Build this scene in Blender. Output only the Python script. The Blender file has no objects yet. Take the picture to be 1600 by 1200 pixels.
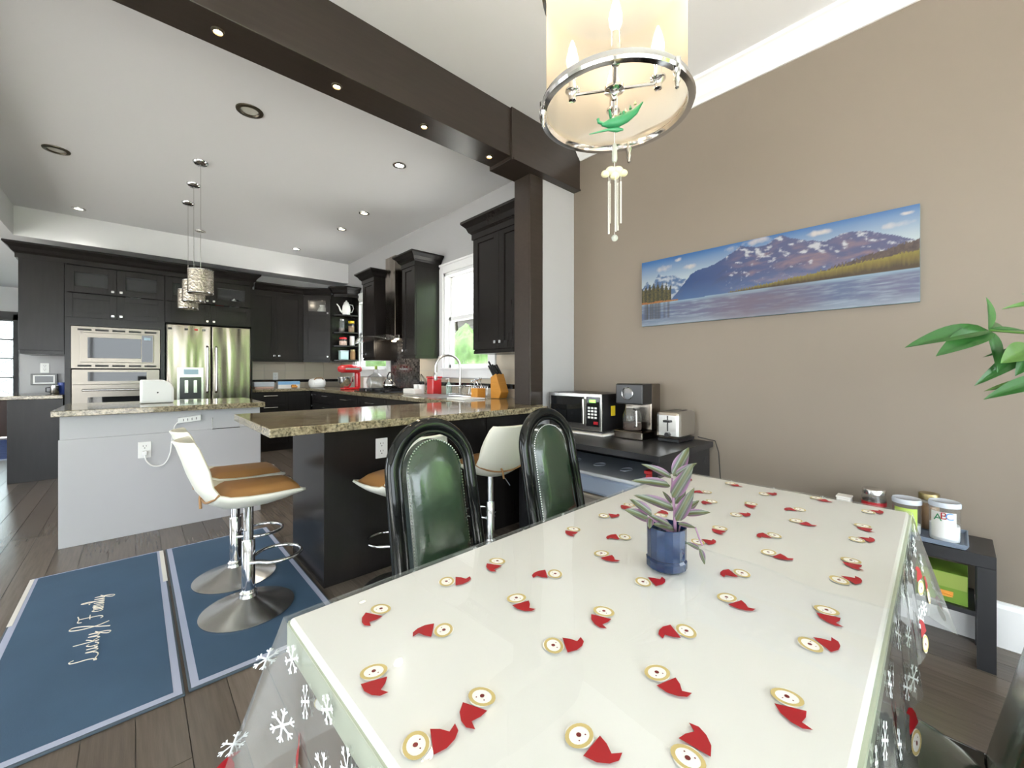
import bpy, bmesh, math, random
from mathutils import Matrix, Vector
random.seed(7)
S = bpy.context.scene
COL = S.collection
PI = math.pi
def R(d): return math.radians(d)

# ------------------------------------------------------------------ camera
EYE = Vector((0, 0, 1.16)); FPX = 639.5; YH = 582.0; YAW = R(42.609)
FW = Vector((math.sin(YAW), math.cos(YAW), 0)); RT = Vector((math.cos(YAW), -math.sin(YAW), 0))
cam = bpy.data.cameras.new('camera'); camo = bpy.data.objects.new('camera', cam); COL.objects.link(camo)
cam.sensor_width = 36; cam.lens = FPX / 1600 * 36; cam.shift_y = -(600 - YH) / 1600; cam.clip_start = .02; cam.clip_end = 200
camo.location = EYE; camo.rotation_euler = (R(90), 0, -YAW)
S.camera = camo

# ------------------------------------------------------------------ world, daylight, exposure
S.view_settings.view_transform = 'Standard'; S.view_settings.look = 'None'
S.view_settings.gamma = 1; S.view_settings.exposure = 1.46; S.view_settings.use_curve_mapping = False
W = bpy.data.worlds.new('world'); S.world = W; W.use_nodes = True
nt = W.node_tree; nt.nodes.clear()
wo = nt.nodes.new('ShaderNodeOutputWorld'); bg = nt.nodes.new('ShaderNodeBackground')
sky = nt.nodes.new('ShaderNodeTexSky'); sky.sky_type = 'HOSEK_WILKIE'; sky.turbidity = 6.0; sky.ground_albedo = .3
sky.sun_direction = Vector((-.55, -.35, .76)).normalized()
mixw = nt.nodes.new('ShaderNodeMixRGB'); mixw.inputs[0].default_value = .6; mixw.inputs[2].default_value = (.9, .95, 1.0, 1)
nt.links.new(sky.outputs[0], mixw.inputs[1]); nt.links.new(mixw.outputs[0], bg.inputs[0]); bg.inputs[1].default_value = 5.0
nt.links.new(bg.outputs[0], wo.inputs[0])
sun = bpy.data.lights.new('sun', 'SUN'); sun.energy = 14; sun.angle = R(.6); sun.color = (1, .95, .88)
suno = bpy.data.objects.new('sun', sun); COL.objects.link(suno); suno.location = (-4, -4, 8); suno.rotation_euler = Vector((-.35, -.45, .82)).to_track_quat('Z', 'Y').to_euler()
def portal(name, loc, rot, sx, sy):
    l = bpy.data.lights.new(name, 'AREA'); l.shape = 'RECTANGLE'; l.size = sx; l.size_y = sy
    l.cycles.is_portal = True
    o = bpy.data.objects.new(name, l); COL.objects.link(o); o.location = loc; o.rotation_euler = rot
portal('daylight_portal', (-3.62, -.4, 1.35), (0, R(-90), 0), 2.3, 3.6)
portal('daylight_portal', (-3.62, 4.8, 1.35), (0, R(-90), 0), 2.3, 3.0)
portal('daylight_portal', (0, -2.62, 1.25), (R(90), 0, 0), 5.1, 2.3)
portal('daylight_portal', (2.86, -1.7, 1.35), (0, R(90), 0), 2.1, 1.5)
portal('daylight_portal', (2.9, 3.7, 1.76), (0, R(90), 0), 1.1, .85)
portal('daylight_portal', (2.9, 6.17, 1.76), (0, R(90), 0), 1.1, 1.1)

# ------------------------------------------------------------------ helpers
def stroke(pts, k=6):
    # smooth curve through the points
    P = [Vector(p) for p in pts]; out = []
    for i in range(len(P) - 1):
        a, b_, c, d_ = P[max(0, i - 1)], P[i], P[i + 1], P[min(len(P) - 1, i + 2)]
        for q in range(k):
            t_ = q / k; out.append(.5 * ((2 * b_) + (c - a) * t_ + (2 * a - 5 * b_ + 4 * c - d_) * t_ ** 2 + (3 * b_ - a - 3 * c + d_) * t_ ** 3))
    return out + [P[-1]]
class MB:
    def __init__(s): s.v = []; s.f = []; s.mi = []; s.M = None; s.m = 0
    def add(s, vs, fs):
        n = len(s.v)
        for p in vs:
            p = Vector(p); s.v.append(s.M @ p if s.M else p)
        for f in fs: s.f.append(tuple(i + n for i in f)); s.mi.append(s.m)
        return s
    def box(s, x0, x1, y0, y1, z0, z1):
        return s.add([(x, y, z) for x in (x0, x1) for y in (y0, y1) for z in (z0, z1)],
                     [(0, 1, 3, 2), (4, 6, 7, 5), (0, 4, 5, 1), (2, 3, 7, 6), (0, 2, 6, 4), (1, 5, 7, 3)])
    def prism(s, poly, z0, z1):
        n = len(poly)
        return s.add([(x, y, z0) for x, y in poly] + [(x, y, z1) for x, y in poly],
                     [tuple(range(n))[::-1], tuple(range(n, 2 * n))] + [(i, (i + 1) % n, n + (i + 1) % n, n + i) for i in range(n)])
    def lathe(s, prof, n=24, c=(0, 0, 0), sx=1, sy=1, cap=True):
        vs = []; fs = []; k = len(prof)
        for i in range(n):
            a = 2 * PI * i / n
            for r, z in prof: vs.append((c[0] + r * math.cos(a) * sx, c[1] + r * math.sin(a) * sy, c[2] + z))
        for i in range(n):
            j = (i + 1) % n
            for q in range(k - 1): fs.append((i * k + q, j * k + q, j * k + q + 1, i * k + q + 1))
        cap = cap and prof[0] != prof[-1]
        if cap and prof[0][0] > 1e-5: fs.append(tuple(i * k for i in range(n))[::-1])
        if cap and prof[-1][0] > 1e-5: fs.append(tuple(i * k + k - 1 for i in range(n)))
        return s.add(vs, fs)
    def tube(s, pts, r, n=10, closed=False, ry=None):
        pts = [Vector(p) for p in pts]; m = len(pts); vs = []; fs = []
        rs = r if isinstance(r, (list, tuple)) else [r] * m
        up = None
        for i, p in enumerate(pts):
            a = pts[(i - 1) % m] if (closed or i > 0) else p
            b = pts[(i + 1) % m] if (closed or i < m - 1) else p
            t = (b - a)
            t = t.normalized() if t.length > 1e-9 else Vector((0, 0, 1))
            if up is None:
                up = Vector((0, 0, 1)) if abs(t.z) < .9 else Vector((1, 0, 0))
            up = (up - t * up.dot(t)); up = up.normalized() if up.length > 1e-6 else t.orthogonal().normalized()
            q = t.cross(up)
            for k in range(n):
                an = 2 * PI * k / n
                vs.append(p + (up * math.cos(an) + q * math.sin(an)) * rs[i])
        for i in range(m if closed else m - 1):
            j = (i + 1) % m
            for k in range(n): fs.append((i * n + k, i * n + (k + 1) % n, j * n + (k + 1) % n, j * n + k))
        if not closed: fs += [tuple(range(n))[::-1], tuple(range((m - 1) * n, m * n))]
        return s.add(vs, fs)
    def cyl(s, p0, p1, r0, r1=None, n=16):
        return s.tube([p0, p1], [r0, r0 if r1 is None else r1], n)
    def ball(s, c, r, n=12, sz=1):
        k = 8
        return s.lathe([(r * math.sin(PI * i / k), -r * sz * math.cos(PI * i / k)) for i in range(k + 1)], n, c)
    def grid(s, fn, nu, nv):
        return s.add([fn(i / nu, j / nv) for i in range(nu + 1) for j in range(nv + 1)],
                     [(i * (nv + 1) + j, (i + 1) * (nv + 1) + j, (i + 1) * (nv + 1) + j + 1, i * (nv + 1) + j + 1) for i in range(nu) for j in range(nv)])
    def sweep(s, path, prof, side=1, closed=False):
        # path: 2-D polyline; prof: (outward offset, z) closed profile, mitred
        P = [Vector(p) for p in path]; n = len(P); vs = []; k = len(prof)
        for i in range(n):
            a = (P[i] - P[i - 1]).normalized() if (i > 0 or closed) else None
            b = (P[(i + 1) % n] - P[i]).normalized() if (i < n - 1 or closed) else None
            a = a or b; b = b or a
            na = Vector((a.y, -a.x)) * side; nb = Vector((b.y, -b.x)) * side
            m = (na + nb).normalized(); m = m / max(.3, m.dot(na))
            for o, z in prof: vs.append((P[i].x + m.x * o, P[i].y + m.y * o, z))
        fs = []
        for i in range(n if closed else n - 1):
            j = (i + 1) % n
            for q in range(k): fs.append((i * k + q, i * k + (q + 1) % k, j * k + (q + 1) % k, j * k + q))
        if not closed: fs += [tuple(range(k))[::-1], tuple(range((n - 1) * k, n * k))]
        return s.add(vs, fs)
    def build(s, name, mat, parent=None, smooth=False, bevel=0, kind=None, solid=0, sub=0):
        off = ORG.get(parent.name, Vector()) if parent else Vector()
        me = bpy.data.meshes.new(name)
        me.from_pydata([tuple(p - off) for p in s.v], [], s.f)
        mats = mat if isinstance(mat, (list, tuple)) else [mat]
        for m in mats: me.materials.append(m)
        if len(mats) > 1: me.polygons.foreach_set('material_index', s.mi)
        b = bmesh.new(); b.from_mesh(me); bmesh.ops.recalc_face_normals(b, faces=b.faces); b.to_mesh(me); b.free()
        if smooth:
            me.polygons.foreach_set('use_smooth', [True] * len(me.polygons)); me.set_sharp_from_angle(angle=R(40))
        o = bpy.data.objects.new(name, me); COL.objects.link(o)
        if parent: o.parent = parent; ORG[o.name] = off
        if kind: o['kind'] = kind
        if solid:
            md = o.modifiers.new('solid', 'SOLIDIFY'); md.thickness = solid; md.offset = 0
        if sub:
            md = o.modifiers.new('sub', 'SUBSURF'); md.levels = sub; md.render_levels = sub
        if bevel:
            md = o.modifiers.new('bevel', 'BEVEL'); md.width = bevel; md.segments = 2; md.limit_method = 'ANGLE'; md.angle_limit = R(50)
        return o
ORG = {}
def tag(o, label, cat, group=None):
    o['label'] = label; o['category'] = cat
    if group: o['group'] = group
    return o
def thing(name, label, cat, loc=(0, 0, 0), group=None):
    o = bpy.data.objects.new(name, None); COL.objects.link(o); o.location = loc; ORG[o.name] = Vector(loc)
    o.empty_display_size = .1
    return tag(o, label, cat, group)
def struct(o, label=None):
    o['kind'] = 'structure'
    if label: o['label'] = label
    return o
def sroot(name, loc=(0, 0, 0)):
    o = bpy.data.objects.new(name, None); COL.objects.link(o); o.location = loc; ORG[o.name] = Vector(loc); o['kind'] = 'structure'; return o
def copy_tree(o, parent=None):
    c = o.copy(); COL.objects.link(c); c.parent = parent
    for ch in [x for x in bpy.data.objects if x.parent == o]: copy_tree(ch, c)
    return c
def box(name, mat, b, parent=None, bevel=0): return MB().box(*b).build(name, mat, parent, bevel=bevel)
def ray(u, v): return FW + RT * ((u - 800) / FPX) + Vector((0, 0, (YH - v) / FPX))
def at_z(u, v, z): r = ray(u, v); return EYE + r * ((z - EYE.z) / r.z)
def at_depth(u, v, d): return EYE + ray(u, v) * d
def light(name, kind, loc, energy, color=(1, .85, .65), parent=None, **kw):
    l = bpy.data.lights.new(name, kind); l.energy = energy; l.color = color
    for k, v in kw.items(): setattr(l, k, v)
    o = bpy.data.objects.new(name, l); COL.objects.link(o)
    if parent: o.parent = parent; o.location = Vector(loc) - ORG[parent.name]
    else: o.location = loc
    return o

# ------------------------------------------------------------------ materials
def mat(name, col, rough=.5, metal=0, spec=.5, coat=0, noise=0, nscale=8, bump=0, bscale=60, stretch=(1, 1, 1), alpha=1, trans=0, emit=None, estr=0, ior=1.45, rand=0, coatr=.1, sheen=0):
    m = bpy.data.materials.new(name); m.use_nodes = True; t = m.node_tree; b = t.nodes['Principled BSDF']
    c = (*col, 1)
    b.inputs['Base Color'].default_value = c; b.inputs['Roughness'].default_value = rough; b.inputs['Metallic'].default_value = metal
    b.inputs['Specular IOR Level'].default_value = spec; b.inputs['Coat Weight'].default_value = coat; b.inputs['Coat Roughness'].default_value = coatr
    b.inputs['Alpha'].default_value = alpha; b.inputs['Transmission Weight'].default_value = trans; b.inputs['IOR'].default_value = ior
    if sheen: b.inputs['Sheen Weight'].default_value = sheen
    if emit: b.inputs['Emission Color'].default_value = (*emit, 1); b.inputs['Emission Strength'].default_value = estr
    if noise or bump or rand:
        tc = t.nodes.new('ShaderNodeTexCoord'); mp = t.nodes.new('ShaderNodeMapping'); mp.inputs['Scale'].default_value = stretch
        t.links.new(tc.outputs['Object'], mp.inputs[0])
    if noise or rand:
        n = t.nodes.new('ShaderNodeTexNoise'); n.inputs['Scale'].default_value = nscale; n.inputs['Detail'].default_value = 5
        t.links.new(mp.outputs[0], n.inputs[0])
        mr = t.nodes.new('ShaderNodeMapRange'); mr.inputs[3].default_value = 1 - noise; mr.inputs[4].default_value = 1 + noise
        t.links.new(n.outputs[0], mr.inputs[0])
        val = mr.outputs[0]
        if rand:
            oi = t.nodes.new('ShaderNodeObjectInfo'); m2 = t.nodes.new('ShaderNodeMapRange'); m2.inputs[3].default_value = 1 - rand; m2.inputs[4].default_value = 1 + rand
            t.links.new(oi.outputs['Random'], m2.inputs[0]); mm = t.nodes.new('ShaderNodeMath'); mm.operation = 'MULTIPLY'
            t.links.new(val, mm.inputs[0]); t.links.new(m2.outputs[0], mm.inputs[1]); val = mm.outputs[0]
        mx = t.nodes.new('ShaderNodeVectorMath'); mx.operation = 'SCALE'; mx.inputs[0].default_value = col
        t.links.new(val, mx.inputs['Scale']); t.links.new(mx.outputs[0], b.inputs['Base Color'])
    if bump:
        n2 = t.nodes.new('ShaderNodeTexNoise'); n2.inputs['Scale'].default_value = bscale; n2.inputs['Detail'].default_value = 4
        t.links.new(mp.outputs[0], n2.inputs[0])
        bp = t.nodes.new('ShaderNodeBump'); bp.inputs['Strength'].default_value = bump; bp.inputs['Distance'].default_value = .01
        t.links.new(n2.outputs[0], bp.inputs['Height']); t.links.new(bp.outputs[0], b.inputs['Normal'])
    return m
def sheet(name, col, clear=.9, rough=.05, gloss=.5):
    # thin clear sheet: light passes straight through, with a glossy skin and some milkiness (1 - clear)
    m = bpy.data.materials.new(name); m.use_nodes = True; t = m.node_tree; t.nodes.clear()
    o = t.nodes.new('ShaderNodeOutputMaterial'); tr = t.nodes.new('ShaderNodeBsdfTransparent'); tr.inputs[0].default_value = (*col, 1)
    gl = t.nodes.new('ShaderNodeBsdfGlossy'); gl.inputs['Roughness'].default_value = rough
    df = t.nodes.new('ShaderNodeBsdfDiffuse'); df.inputs[0].default_value = (*col, 1)
    lw = t.nodes.new('ShaderNodeLayerWeight'); lw.inputs[0].default_value = .5; pw = t.nodes.new('ShaderNodeMath'); pw.operation = 'POWER'; pw.inputs[1].default_value = 4.5; fr = t.nodes.new('ShaderNodeMath'); fr.operation = 'MULTIPLY_ADD'; fr.inputs[1].default_value = .94; fr.inputs[2].default_value = .04
    t.links.new(lw.outputs['Facing'], pw.inputs[0]); t.links.new(pw.outputs[0], fr.inputs[0])
    m1 = t.nodes.new('ShaderNodeMixShader'); m1.inputs[0].default_value = 1 - clear; m2 = t.nodes.new('ShaderNodeMixShader')
    t.links.new(tr.outputs[0], m1.inputs[1]); t.links.new(df.outputs[0], m1.inputs[2]); t.links.new(fr.outputs[0], m2.inputs[0]); t.links.new(m1.outputs[0], m2.inputs[1]); t.links.new(gl.outputs[0], m2.inputs[2]); t.links.new(m2.outputs[0], o.inputs[0])
    return m
def ramp_mat(name, build):
    m = bpy.data.materials.new(name); m.use_nodes = True; t = m.node_tree; build(t, t.nodes['Principled BSDF']); return m
def node(t, kind, **kw):
    n = t.nodes.new(kind)
    for k, v in kw.items():
        if k.startswith('i_'): n.inputs[k[2:].replace('_', ' ')].default_value = v
        else: setattr(n, k, v)
    return n
def ramp(t, stops):
    r = t.nodes.new('ShaderNodeValToRGB'); e = r.color_ramp.elements
    while len(e) < len(stops): e.new(.5)
    for q, (p, c) in zip(e, stops): q.position = p; q.color = (*c, 1)
    return r
def granite(t, b):
    tc = node(t, 'ShaderNodeTexCoord'); mp = node(t, 'ShaderNodeMapping'); mp.inputs['Scale'].default_value = (.55, 1.6, 1.6)
    t.links.new(tc.outputs['Object'], mp.inputs[0])
    n1 = node(t, 'ShaderNodeTexNoise', i_Scale=9.0, i_Detail=8.0, i_Roughness=.7, i_Distortion=1.2); t.links.new(mp.outputs[0], n1.inputs[0])
    r1 = ramp(t, [(.30, (.03, .028, .022)), (.42, (.16, .125, .075)), (.52, (.37, .31, .20)), (.62, (.22, .19, .13)), (.74, (.50, .46, .34))]); t.links.new(n1.outputs[0], r1.inputs[0])
    v = node(t, 'ShaderNodeTexNoise', i_Scale=75.0, i_Detail=3.0, i_Roughness=.7); t.links.new(tc.outputs['Object'], v.inputs[0])
    r2 = ramp(t, [(.36, (.05, .06, .05)), (.46, (.55, .55, .5)), (.6, (1, 1, 1))]); t.links.new(v.outputs[0], r2.inputs[0])
    mx = node(t, 'ShaderNodeMixRGB', blend_type='MULTIPLY'); mx.inputs[0].default_value = .8
    t.links.new(r1.outputs[0], mx.inputs[1]); t.links.new(r2.outputs[0], mx.inputs[2]); t.links.new(mx.outputs[0], b.inputs['Base Color'])
    b.inputs['Roughness'].default_value = .08; b.inputs['Specular IOR Level'].default_value = .6
def mosaic(t, b):
    tc = node(t, 'ShaderNodeTexCoord'); mp = node(t, 'ShaderNodeMapping'); mp.inputs['Rotation'].default_value = (0, R(90), R(90))
    sx = node(t, 'ShaderNodeSeparateXYZ'); cx = node(t, 'ShaderNodeCombineXYZ'); t.links.new(tc.outputs['Object'], sx.inputs[0]); t.links.new(sx.outputs[1], cx.inputs[0]); t.links.new(sx.outputs[2], cx.inputs[1])
    br = node(t, 'ShaderNodeTexBrick', i_Scale=1.0, i_Mortar_Size=.002, i_Brick_Width=.026, i_Row_Height=.026, i_Bias=-.1, offset=0.0)
    br.inputs['Color1'].default_value = (.012, .012, .013, 1); br.inputs['Color2'].default_value = (.11, .10, .095, 1); br.inputs['Mortar'].default_value = (.05, .048, .045, 1)
    t.links.new(cx.outputs[0], br.inputs[0]); t.links.new(br.outputs[0], b.inputs['Base Color']); b.inputs['Roughness'].default_value = .12
def steel(t, b):
    tc = node(t, 'ShaderNodeTexCoord')
    mp2 = node(t, 'ShaderNodeMapping'); mp2.inputs['Scale'].default_value = (4, 4, .5); t.links.new(tc.outputs['Object'], mp2.inputs[0])
    n2 = node(t, 'ShaderNodeTexNoise', i_Scale=1.6, i_Detail=1.0); t.links.new(mp2.outputs[0], n2.inputs[0])
    bp = node(t, 'ShaderNodeBump'); bp.inputs['Strength'].default_value = .5; bp.inputs['Distance'].default_value = .04; t.links.new(n2.outputs[0], bp.inputs['Height'])
    t.links.new(bp.outputs[0], b.inputs['Normal']); b.inputs['Roughness'].default_value = .2
    b.inputs['Base Color'].default_value = (.24, .21, .18, 1); b.inputs['Metallic'].default_value = 1
def stripes(t, b):   # wandering-dude leaf: local x runs across the blade
    tc = node(t, 'ShaderNodeTexCoord'); sx = node(t, 'ShaderNodeSeparateXYZ'); t.links.new(tc.outputs['Object'], sx.inputs[0])
    ab = node(t, 'ShaderNodeMath', operation='ABSOLUTE'); t.links.new(sx.outputs[0], ab.inputs[0])
    ml = node(t, 'ShaderNodeMath', operation='MULTIPLY'); ml.inputs[1].default_value = 3.6; t.links.new(ab.outputs[0], ml.inputs[0])
    r = ramp(t, [(0, (.07, .06, .018)), (.16, (.04, .07, .025)), (.27, (.14, .14, .12)), (.36, (.03, .055, .028)), (.52, (.10, .04, .09)), (.8, (.19, .10, .165))]); t.links.new(ml.outputs[0], r.inputs[0])
    t.links.new(r.outputs[0], b.inputs['Base Color']); b.inputs['Roughness'].default_value = .38
def vcol(t, b):
    a = node(t, 'ShaderNodeAttribute'); a.attribute_name = 'print'; t.links.new(a.outputs[0], b.inputs['Base Color']); b.inputs['Roughness'].default_value = .55
def drum(name, col, tw):
    m = bpy.data.materials.new(name); m.use_nodes = True; t = m.node_tree; t.nodes.clear()
    o = node(t, 'ShaderNodeOutputMaterial'); a = node(t, 'ShaderNodeBsdfTranslucent'); a.inputs[0].default_value = (*col, 1)
    tr = node(t, 'ShaderNodeBsdfTransparent'); tr.inputs[0].default_value = (1, .98, .93, 1); d = node(t, 'ShaderNodeBsdfDiffuse'); d.inputs[0].default_value = (*col, 1)
    m1 = node(t, 'ShaderNodeMixShader'); m1.inputs[0].default_value = .5; m2 = node(t, 'ShaderNodeMixShader'); m2.inputs[0].default_value = tw
    t.links.new(a.outputs[0], m1.inputs[1]); t.links.new(d.outputs[0], m1.inputs[2]); t.links.new(m1.outputs[0], m2.inputs[1]); t.links.new(tr.outputs[0], m2.inputs[2]); t.links.new(m2.outputs[0], o.inputs[0]); return m

M = dict(
    brown=mat('brown_paint', (.205, .171, .135), .6, noise=.03, nscale=2, bump=.03, bscale=300),
    grey=mat('grey_paint', (.40, .40, .405), .6, bump=.02, bscale=300),
    white=mat('white_paint', (.80, .80, .80), .5), trim=mat('trim_paint', (.82, .82, .82), .35),
    ceil=mat('ceiling_paint', (.72, .72, .725), .7),
    espresso=mat('espresso_wood', (.0125, .0108, .0102), .27, spec=.32, noise=.2, nscale=4, stretch=(12, 12, 1)),
    beamwood=mat('beam_wood', (.031, .0235, .019), .28, noise=.3, nscale=4, stretch=(1, 12, 12)),
    plank=mat('oak_plank', (.112, .091, .074), .2, noise=.3, nscale=5, stretch=(18, 1, 1), rand=.22, bump=.05, bscale=20),
    joint=mat('floor_joint', (.03, .025, .02), .6),
    granite=ramp_mat('granite', granite), mosaic=ramp_mat('mosaic', mosaic), steel=ramp_mat('brushed_steel', steel),
    ovensteel=mat('oven_steel', (.20, .18, .155), .3, 1), chrome=mat('chrome', (.72, .72, .73), .07, 1), satin=mat('satin_steel', (.6, .59, .57), .25, 1), brass=mat('aged_brass', (.36, .29, .14), .35, 1),
    knob=mat('knob_chrome', (.8, .8, .8), .12, 1),
    black=mat('black_plastic', (.012, .012, .013), .3), blackglass=mat('black_glass', (.008, .009, .010), .04, spec=.6),
    lacquer=mat('black_lacquer', (.006, .007, .007), .09, spec=.38),
    leather=mat('reflection_tinted_leather', (.016, .036, .018), .24, spec=.6, coat=.55, coatr=.15, ior=1.5, noise=.2, nscale=6, bump=.12, bscale=35),  # black leather with the garden's green reflection mixed into its base colour
    stud=mat('nail_studs', (.3, .3, .28), .25, 1),
    blackwood=mat('black_laminate', (.016, .016, .018), .35),
    shell=mat('shell_white', (.72, .72, .64), .3), tan=mat('tan_leather', (.36, .185, .065), .45, bump=.08, bscale=25), strap=mat('strap_leather', (.28, .15, .06), .5),
    tile=mat('beige_tile', (.52, .46, .37), .3, rand=.05), grout=mat('grout', (.36, .32, .27), .8),
    panelwhite=mat('island_paint', (.44, .44, .455), .45), plug=mat('white_plastic', (.78, .78, .76), .35), slot=mat('slot_dark', (.03, .03, .03), .5),
    matblue=mat('mat_blue', (.036, .078, .135), .75, noise=.22, nscale=3, bump=.05, bscale=200), matedge=mat('mat_border', (.33, .36, .47), .7), matdark=mat('mat_rim', (.05, .07, .09), .7), matlight=mat('mat_tab', (.6, .58, .53), .7), script=mat('mat_lettering', (.66, .60, .50), .6),
    tabletop=mat('table_white', (.78, .775, .75), .3, spec=.5, noise=.03, nscale=3, coat=.5, coatr=.12, bump=.02, bscale=9), tableedge=mat('table_edge', (.42, .46, .36), .3),
    vinyl=sheet('clear_vinyl', (.95, .96, .95), .90, .06), pane=sheet('window_pane', (.98, .99, .99), 1, .0), clear=sheet('clear_glass', (.93, .94, .94), .97, .02), clearbox=sheet('clear_plastic', (.55, .66, .85), .45, .2), lidbox=sheet('lid_plastic', (.72, .78, .86), .35, .25),
    red=mat('print_red', (.34, .008, .014), .4), ring=mat('print_tan', (.52, .41, .17), .5), face=mat('print_white', (.84, .83, .79), .4), nose=mat('print_nose', (.16, .02, .02), .4), flake=mat('print_flake', (.8, .84, .85), .5),
    canvas=ramp_mat('canvas_print', vcol), canvasedge=mat('canvas_edge', (.12, .22, .26), .6),
    leaf=mat('leaf_green', (.022, .088, .018), .3, noise=.25, nscale=14), leaf2=mat('leaf_light', (.06, .14, .025), .35, noise=.2, nscale=14), striped=ramp_mat('striped_leaf', stripes), stem=mat('stem_mauve', (.23, .13, .20), .5), bark=mat('bark', (.12, .085, .05), .8, bump=.3), soil=mat('soil', (.03, .02, .015), .9),
    bluegl=mat('blue_glass', (.012, .026, .065), .05, spec=.7, noise=.8, nscale=28), pot=mat('glazed_pot', (.5, .48, .44), .3),
    drum=drum('organza', (.44, .40, .345), .42), bulb=mat('bulb_glow', (1, .9, .7), .4, emit=(1, .8, .5), estr=6), warm=mat('lamp_glow', (1, .8, .5), .4, emit=(1, .66, .33), estr=30), cool=mat('lamp_white', (1, 1, 1), .4, emit=(1, .97, .92), estr=9), warmcan=mat('lamp_warm', (1, .9, .7), .4, emit=(1, .82, .55), estr=9), dead=mat('lamp_off', (.55, .54, .48), .2),
    canrim=mat('bronze_rim', (.10, .085, .06), .3, .7), canchrome=mat('nickel_rim', (.5, .48, .44), .25, 1),
    crystal=mat('crystal_mesh', (.36, .32, .26), .16, .85, noise=.75, nscale=60, bump=.9, bscale=55),
    green=mat('toy_green', (.03, .22, .09), .4), cream=mat('cream_felt', (.72, .68, .42), .8), silver=mat('chime_tube', (.78, .76, .70), .22, .9), crystalball=mat('glass_ball', (.7, .72, .66), .05, trans=.6),
    redpl=mat('red_enamel', (.52, .015, .02), .18, coat=.5), bowl=mat('mixer_bowl', (.6, .6, .6), .12, 1), wood=mat('orange_wood', (.56, .25, .04), .4, noise=.2, nscale=10, stretch=(1, 1, 8)),
    paper=mat('paper_white', (.74, .72, .68), .6), skyblue=mat('box_blue', (.22, .42, .66), .5), orange=mat('snack_orange', (.68, .30, .05), .6), food=mat('food_pink', (.62, .42, .34), .6, noise=.3, nscale=40), greenbox=mat('tea_box', (.15, .27, .03), .5), greenpale=mat('tea_pale', (.26, .34, .07), .5), letterblue=mat('letter_blue', (.05, .22, .5), .5), yellow=mat('lid_yellow', (.66, .48, .02), .4), brownfill=mat('spice', (.28, .16, .07), .7), darkfill=mat('dark_contents', (.06, .035, .025), .6), bluefill=mat('container_aqua', (.42, .58, .58), .3), soap=sheet('soap_green', (.62, .78, .70), .5, .1), powder=mat('powder', (.72, .74, .76), .7), limelabel=mat('label_lime', (.40, .55, .10), .5), label=mat('paper_label', (.70, .71, .70), .6),
    lcd=mat('lcd_green', (.1, .4, .05), .4, emit=(.25, .9, .1), estr=1.2), lcdblue=mat('lcd_pale', (.35, .5, .6), .3), grayplastic=mat('grey_plastic', (.17, .17, .17), .4), screen=mat('screen_dark', (.06, .065, .07), .15), bluething=mat('blue_plastic', (.02, .05, .25), .35),
    taupe=mat('taupe_plastic', (.26, .23, .20), .5), tray=mat('tray_blue', (.20, .25, .33), .4),
    bluerug=mat('blue_rug', (.06, .10, .28), .9, noise=.5, nscale=14), doorwood=mat('mahogany', (.07, .028, .018), .35), leadglass=sheet('frosted_lead_glass', (.92, .98, .96), .72, .3), lead=mat('lead_came', (.03, .03, .03), .4),
    grass=mat('lawn', (.09, .2, .03), .9, noise=.4, nscale=5), hedge=mat('hedge_leaves', (.24, .46, .07), .8, noise=.5, nscale=7, bump=.6, bscale=9), siding=mat('siding_grey', (.24, .24, .24), .6), bush=mat('bush_leaves', (.035, .075, .02), .8, noise=.6, nscale=9, bump=.6, bscale=12), shingle=mat('shingles', (.05, .047, .045), .9, noise=.3, nscale=30), gutter=mat('gutter_brown', (.07, .055, .045), .5), light_wood=mat('pale_paving', (.55, .53, .50), .8),
)

# ================================================================== THE SETTING
XW = 2.70; CEIL = 3.02; LOW = 2.69; YB = 7.45; XL = -3.6; YF = -2.6; YH2 = 11.5
fl = struct(box('floor', M['joint'], (XL - .1, XW + .1, YF - .1, YH2 + .1, -.06, -.004)), 'dark brown oak plank floor')
PW = .127
col = 0; x = -.508 - PW * 24
planks = {}
while x < XW - .02:
    y = YF - random.random() * 1.7
    while y < YH2:
        L = random.choice((1.5, 1.8, 2.1, 2.4)) if y < 6.6 else 2.6
        y1 = min(y + L, YH2)
        y0c = max(y, YF)
        if x > -.95: y1 = min(y1, YB)
        if x >= XL and y1 > y0c + .05:
            ln = round(y1 - y0c, 2)
            w = min(PW, XW - x)
            key = (ln, round(w, 3))
            if key not in planks:
                planks[key] = MB().box(.0012, w - .0012, .0012, ln - .0012, -.02, 0).build('plank', M['plank'], fl)
                o = planks[key]
            else:
                o = planks[key].copy(); COL.objects.link(o); o.parent = fl
            o.location = (x, y0c, 0)
        y += L
    x += PW
struct(box('ceiling', M['ceil'], (-1.0, XW + .1, YF - .1, YB + .1, CEIL, CEIL + .1)), 'white kitchen and dining ceiling')
struct(box('ceiling_hall', M['ceil'], (XL - .1, -1.0, YF - .1, YH2 + .1, LOW, LOW + .43)), 'lowered white ceiling over the hall')
b = MB()
b.box(-1.0, XW, 7.1, YB, LOW, CEIL)
struct(b.build('bulkhead', M['ceil']), 'white bulkhead above the back cabinets')
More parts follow.
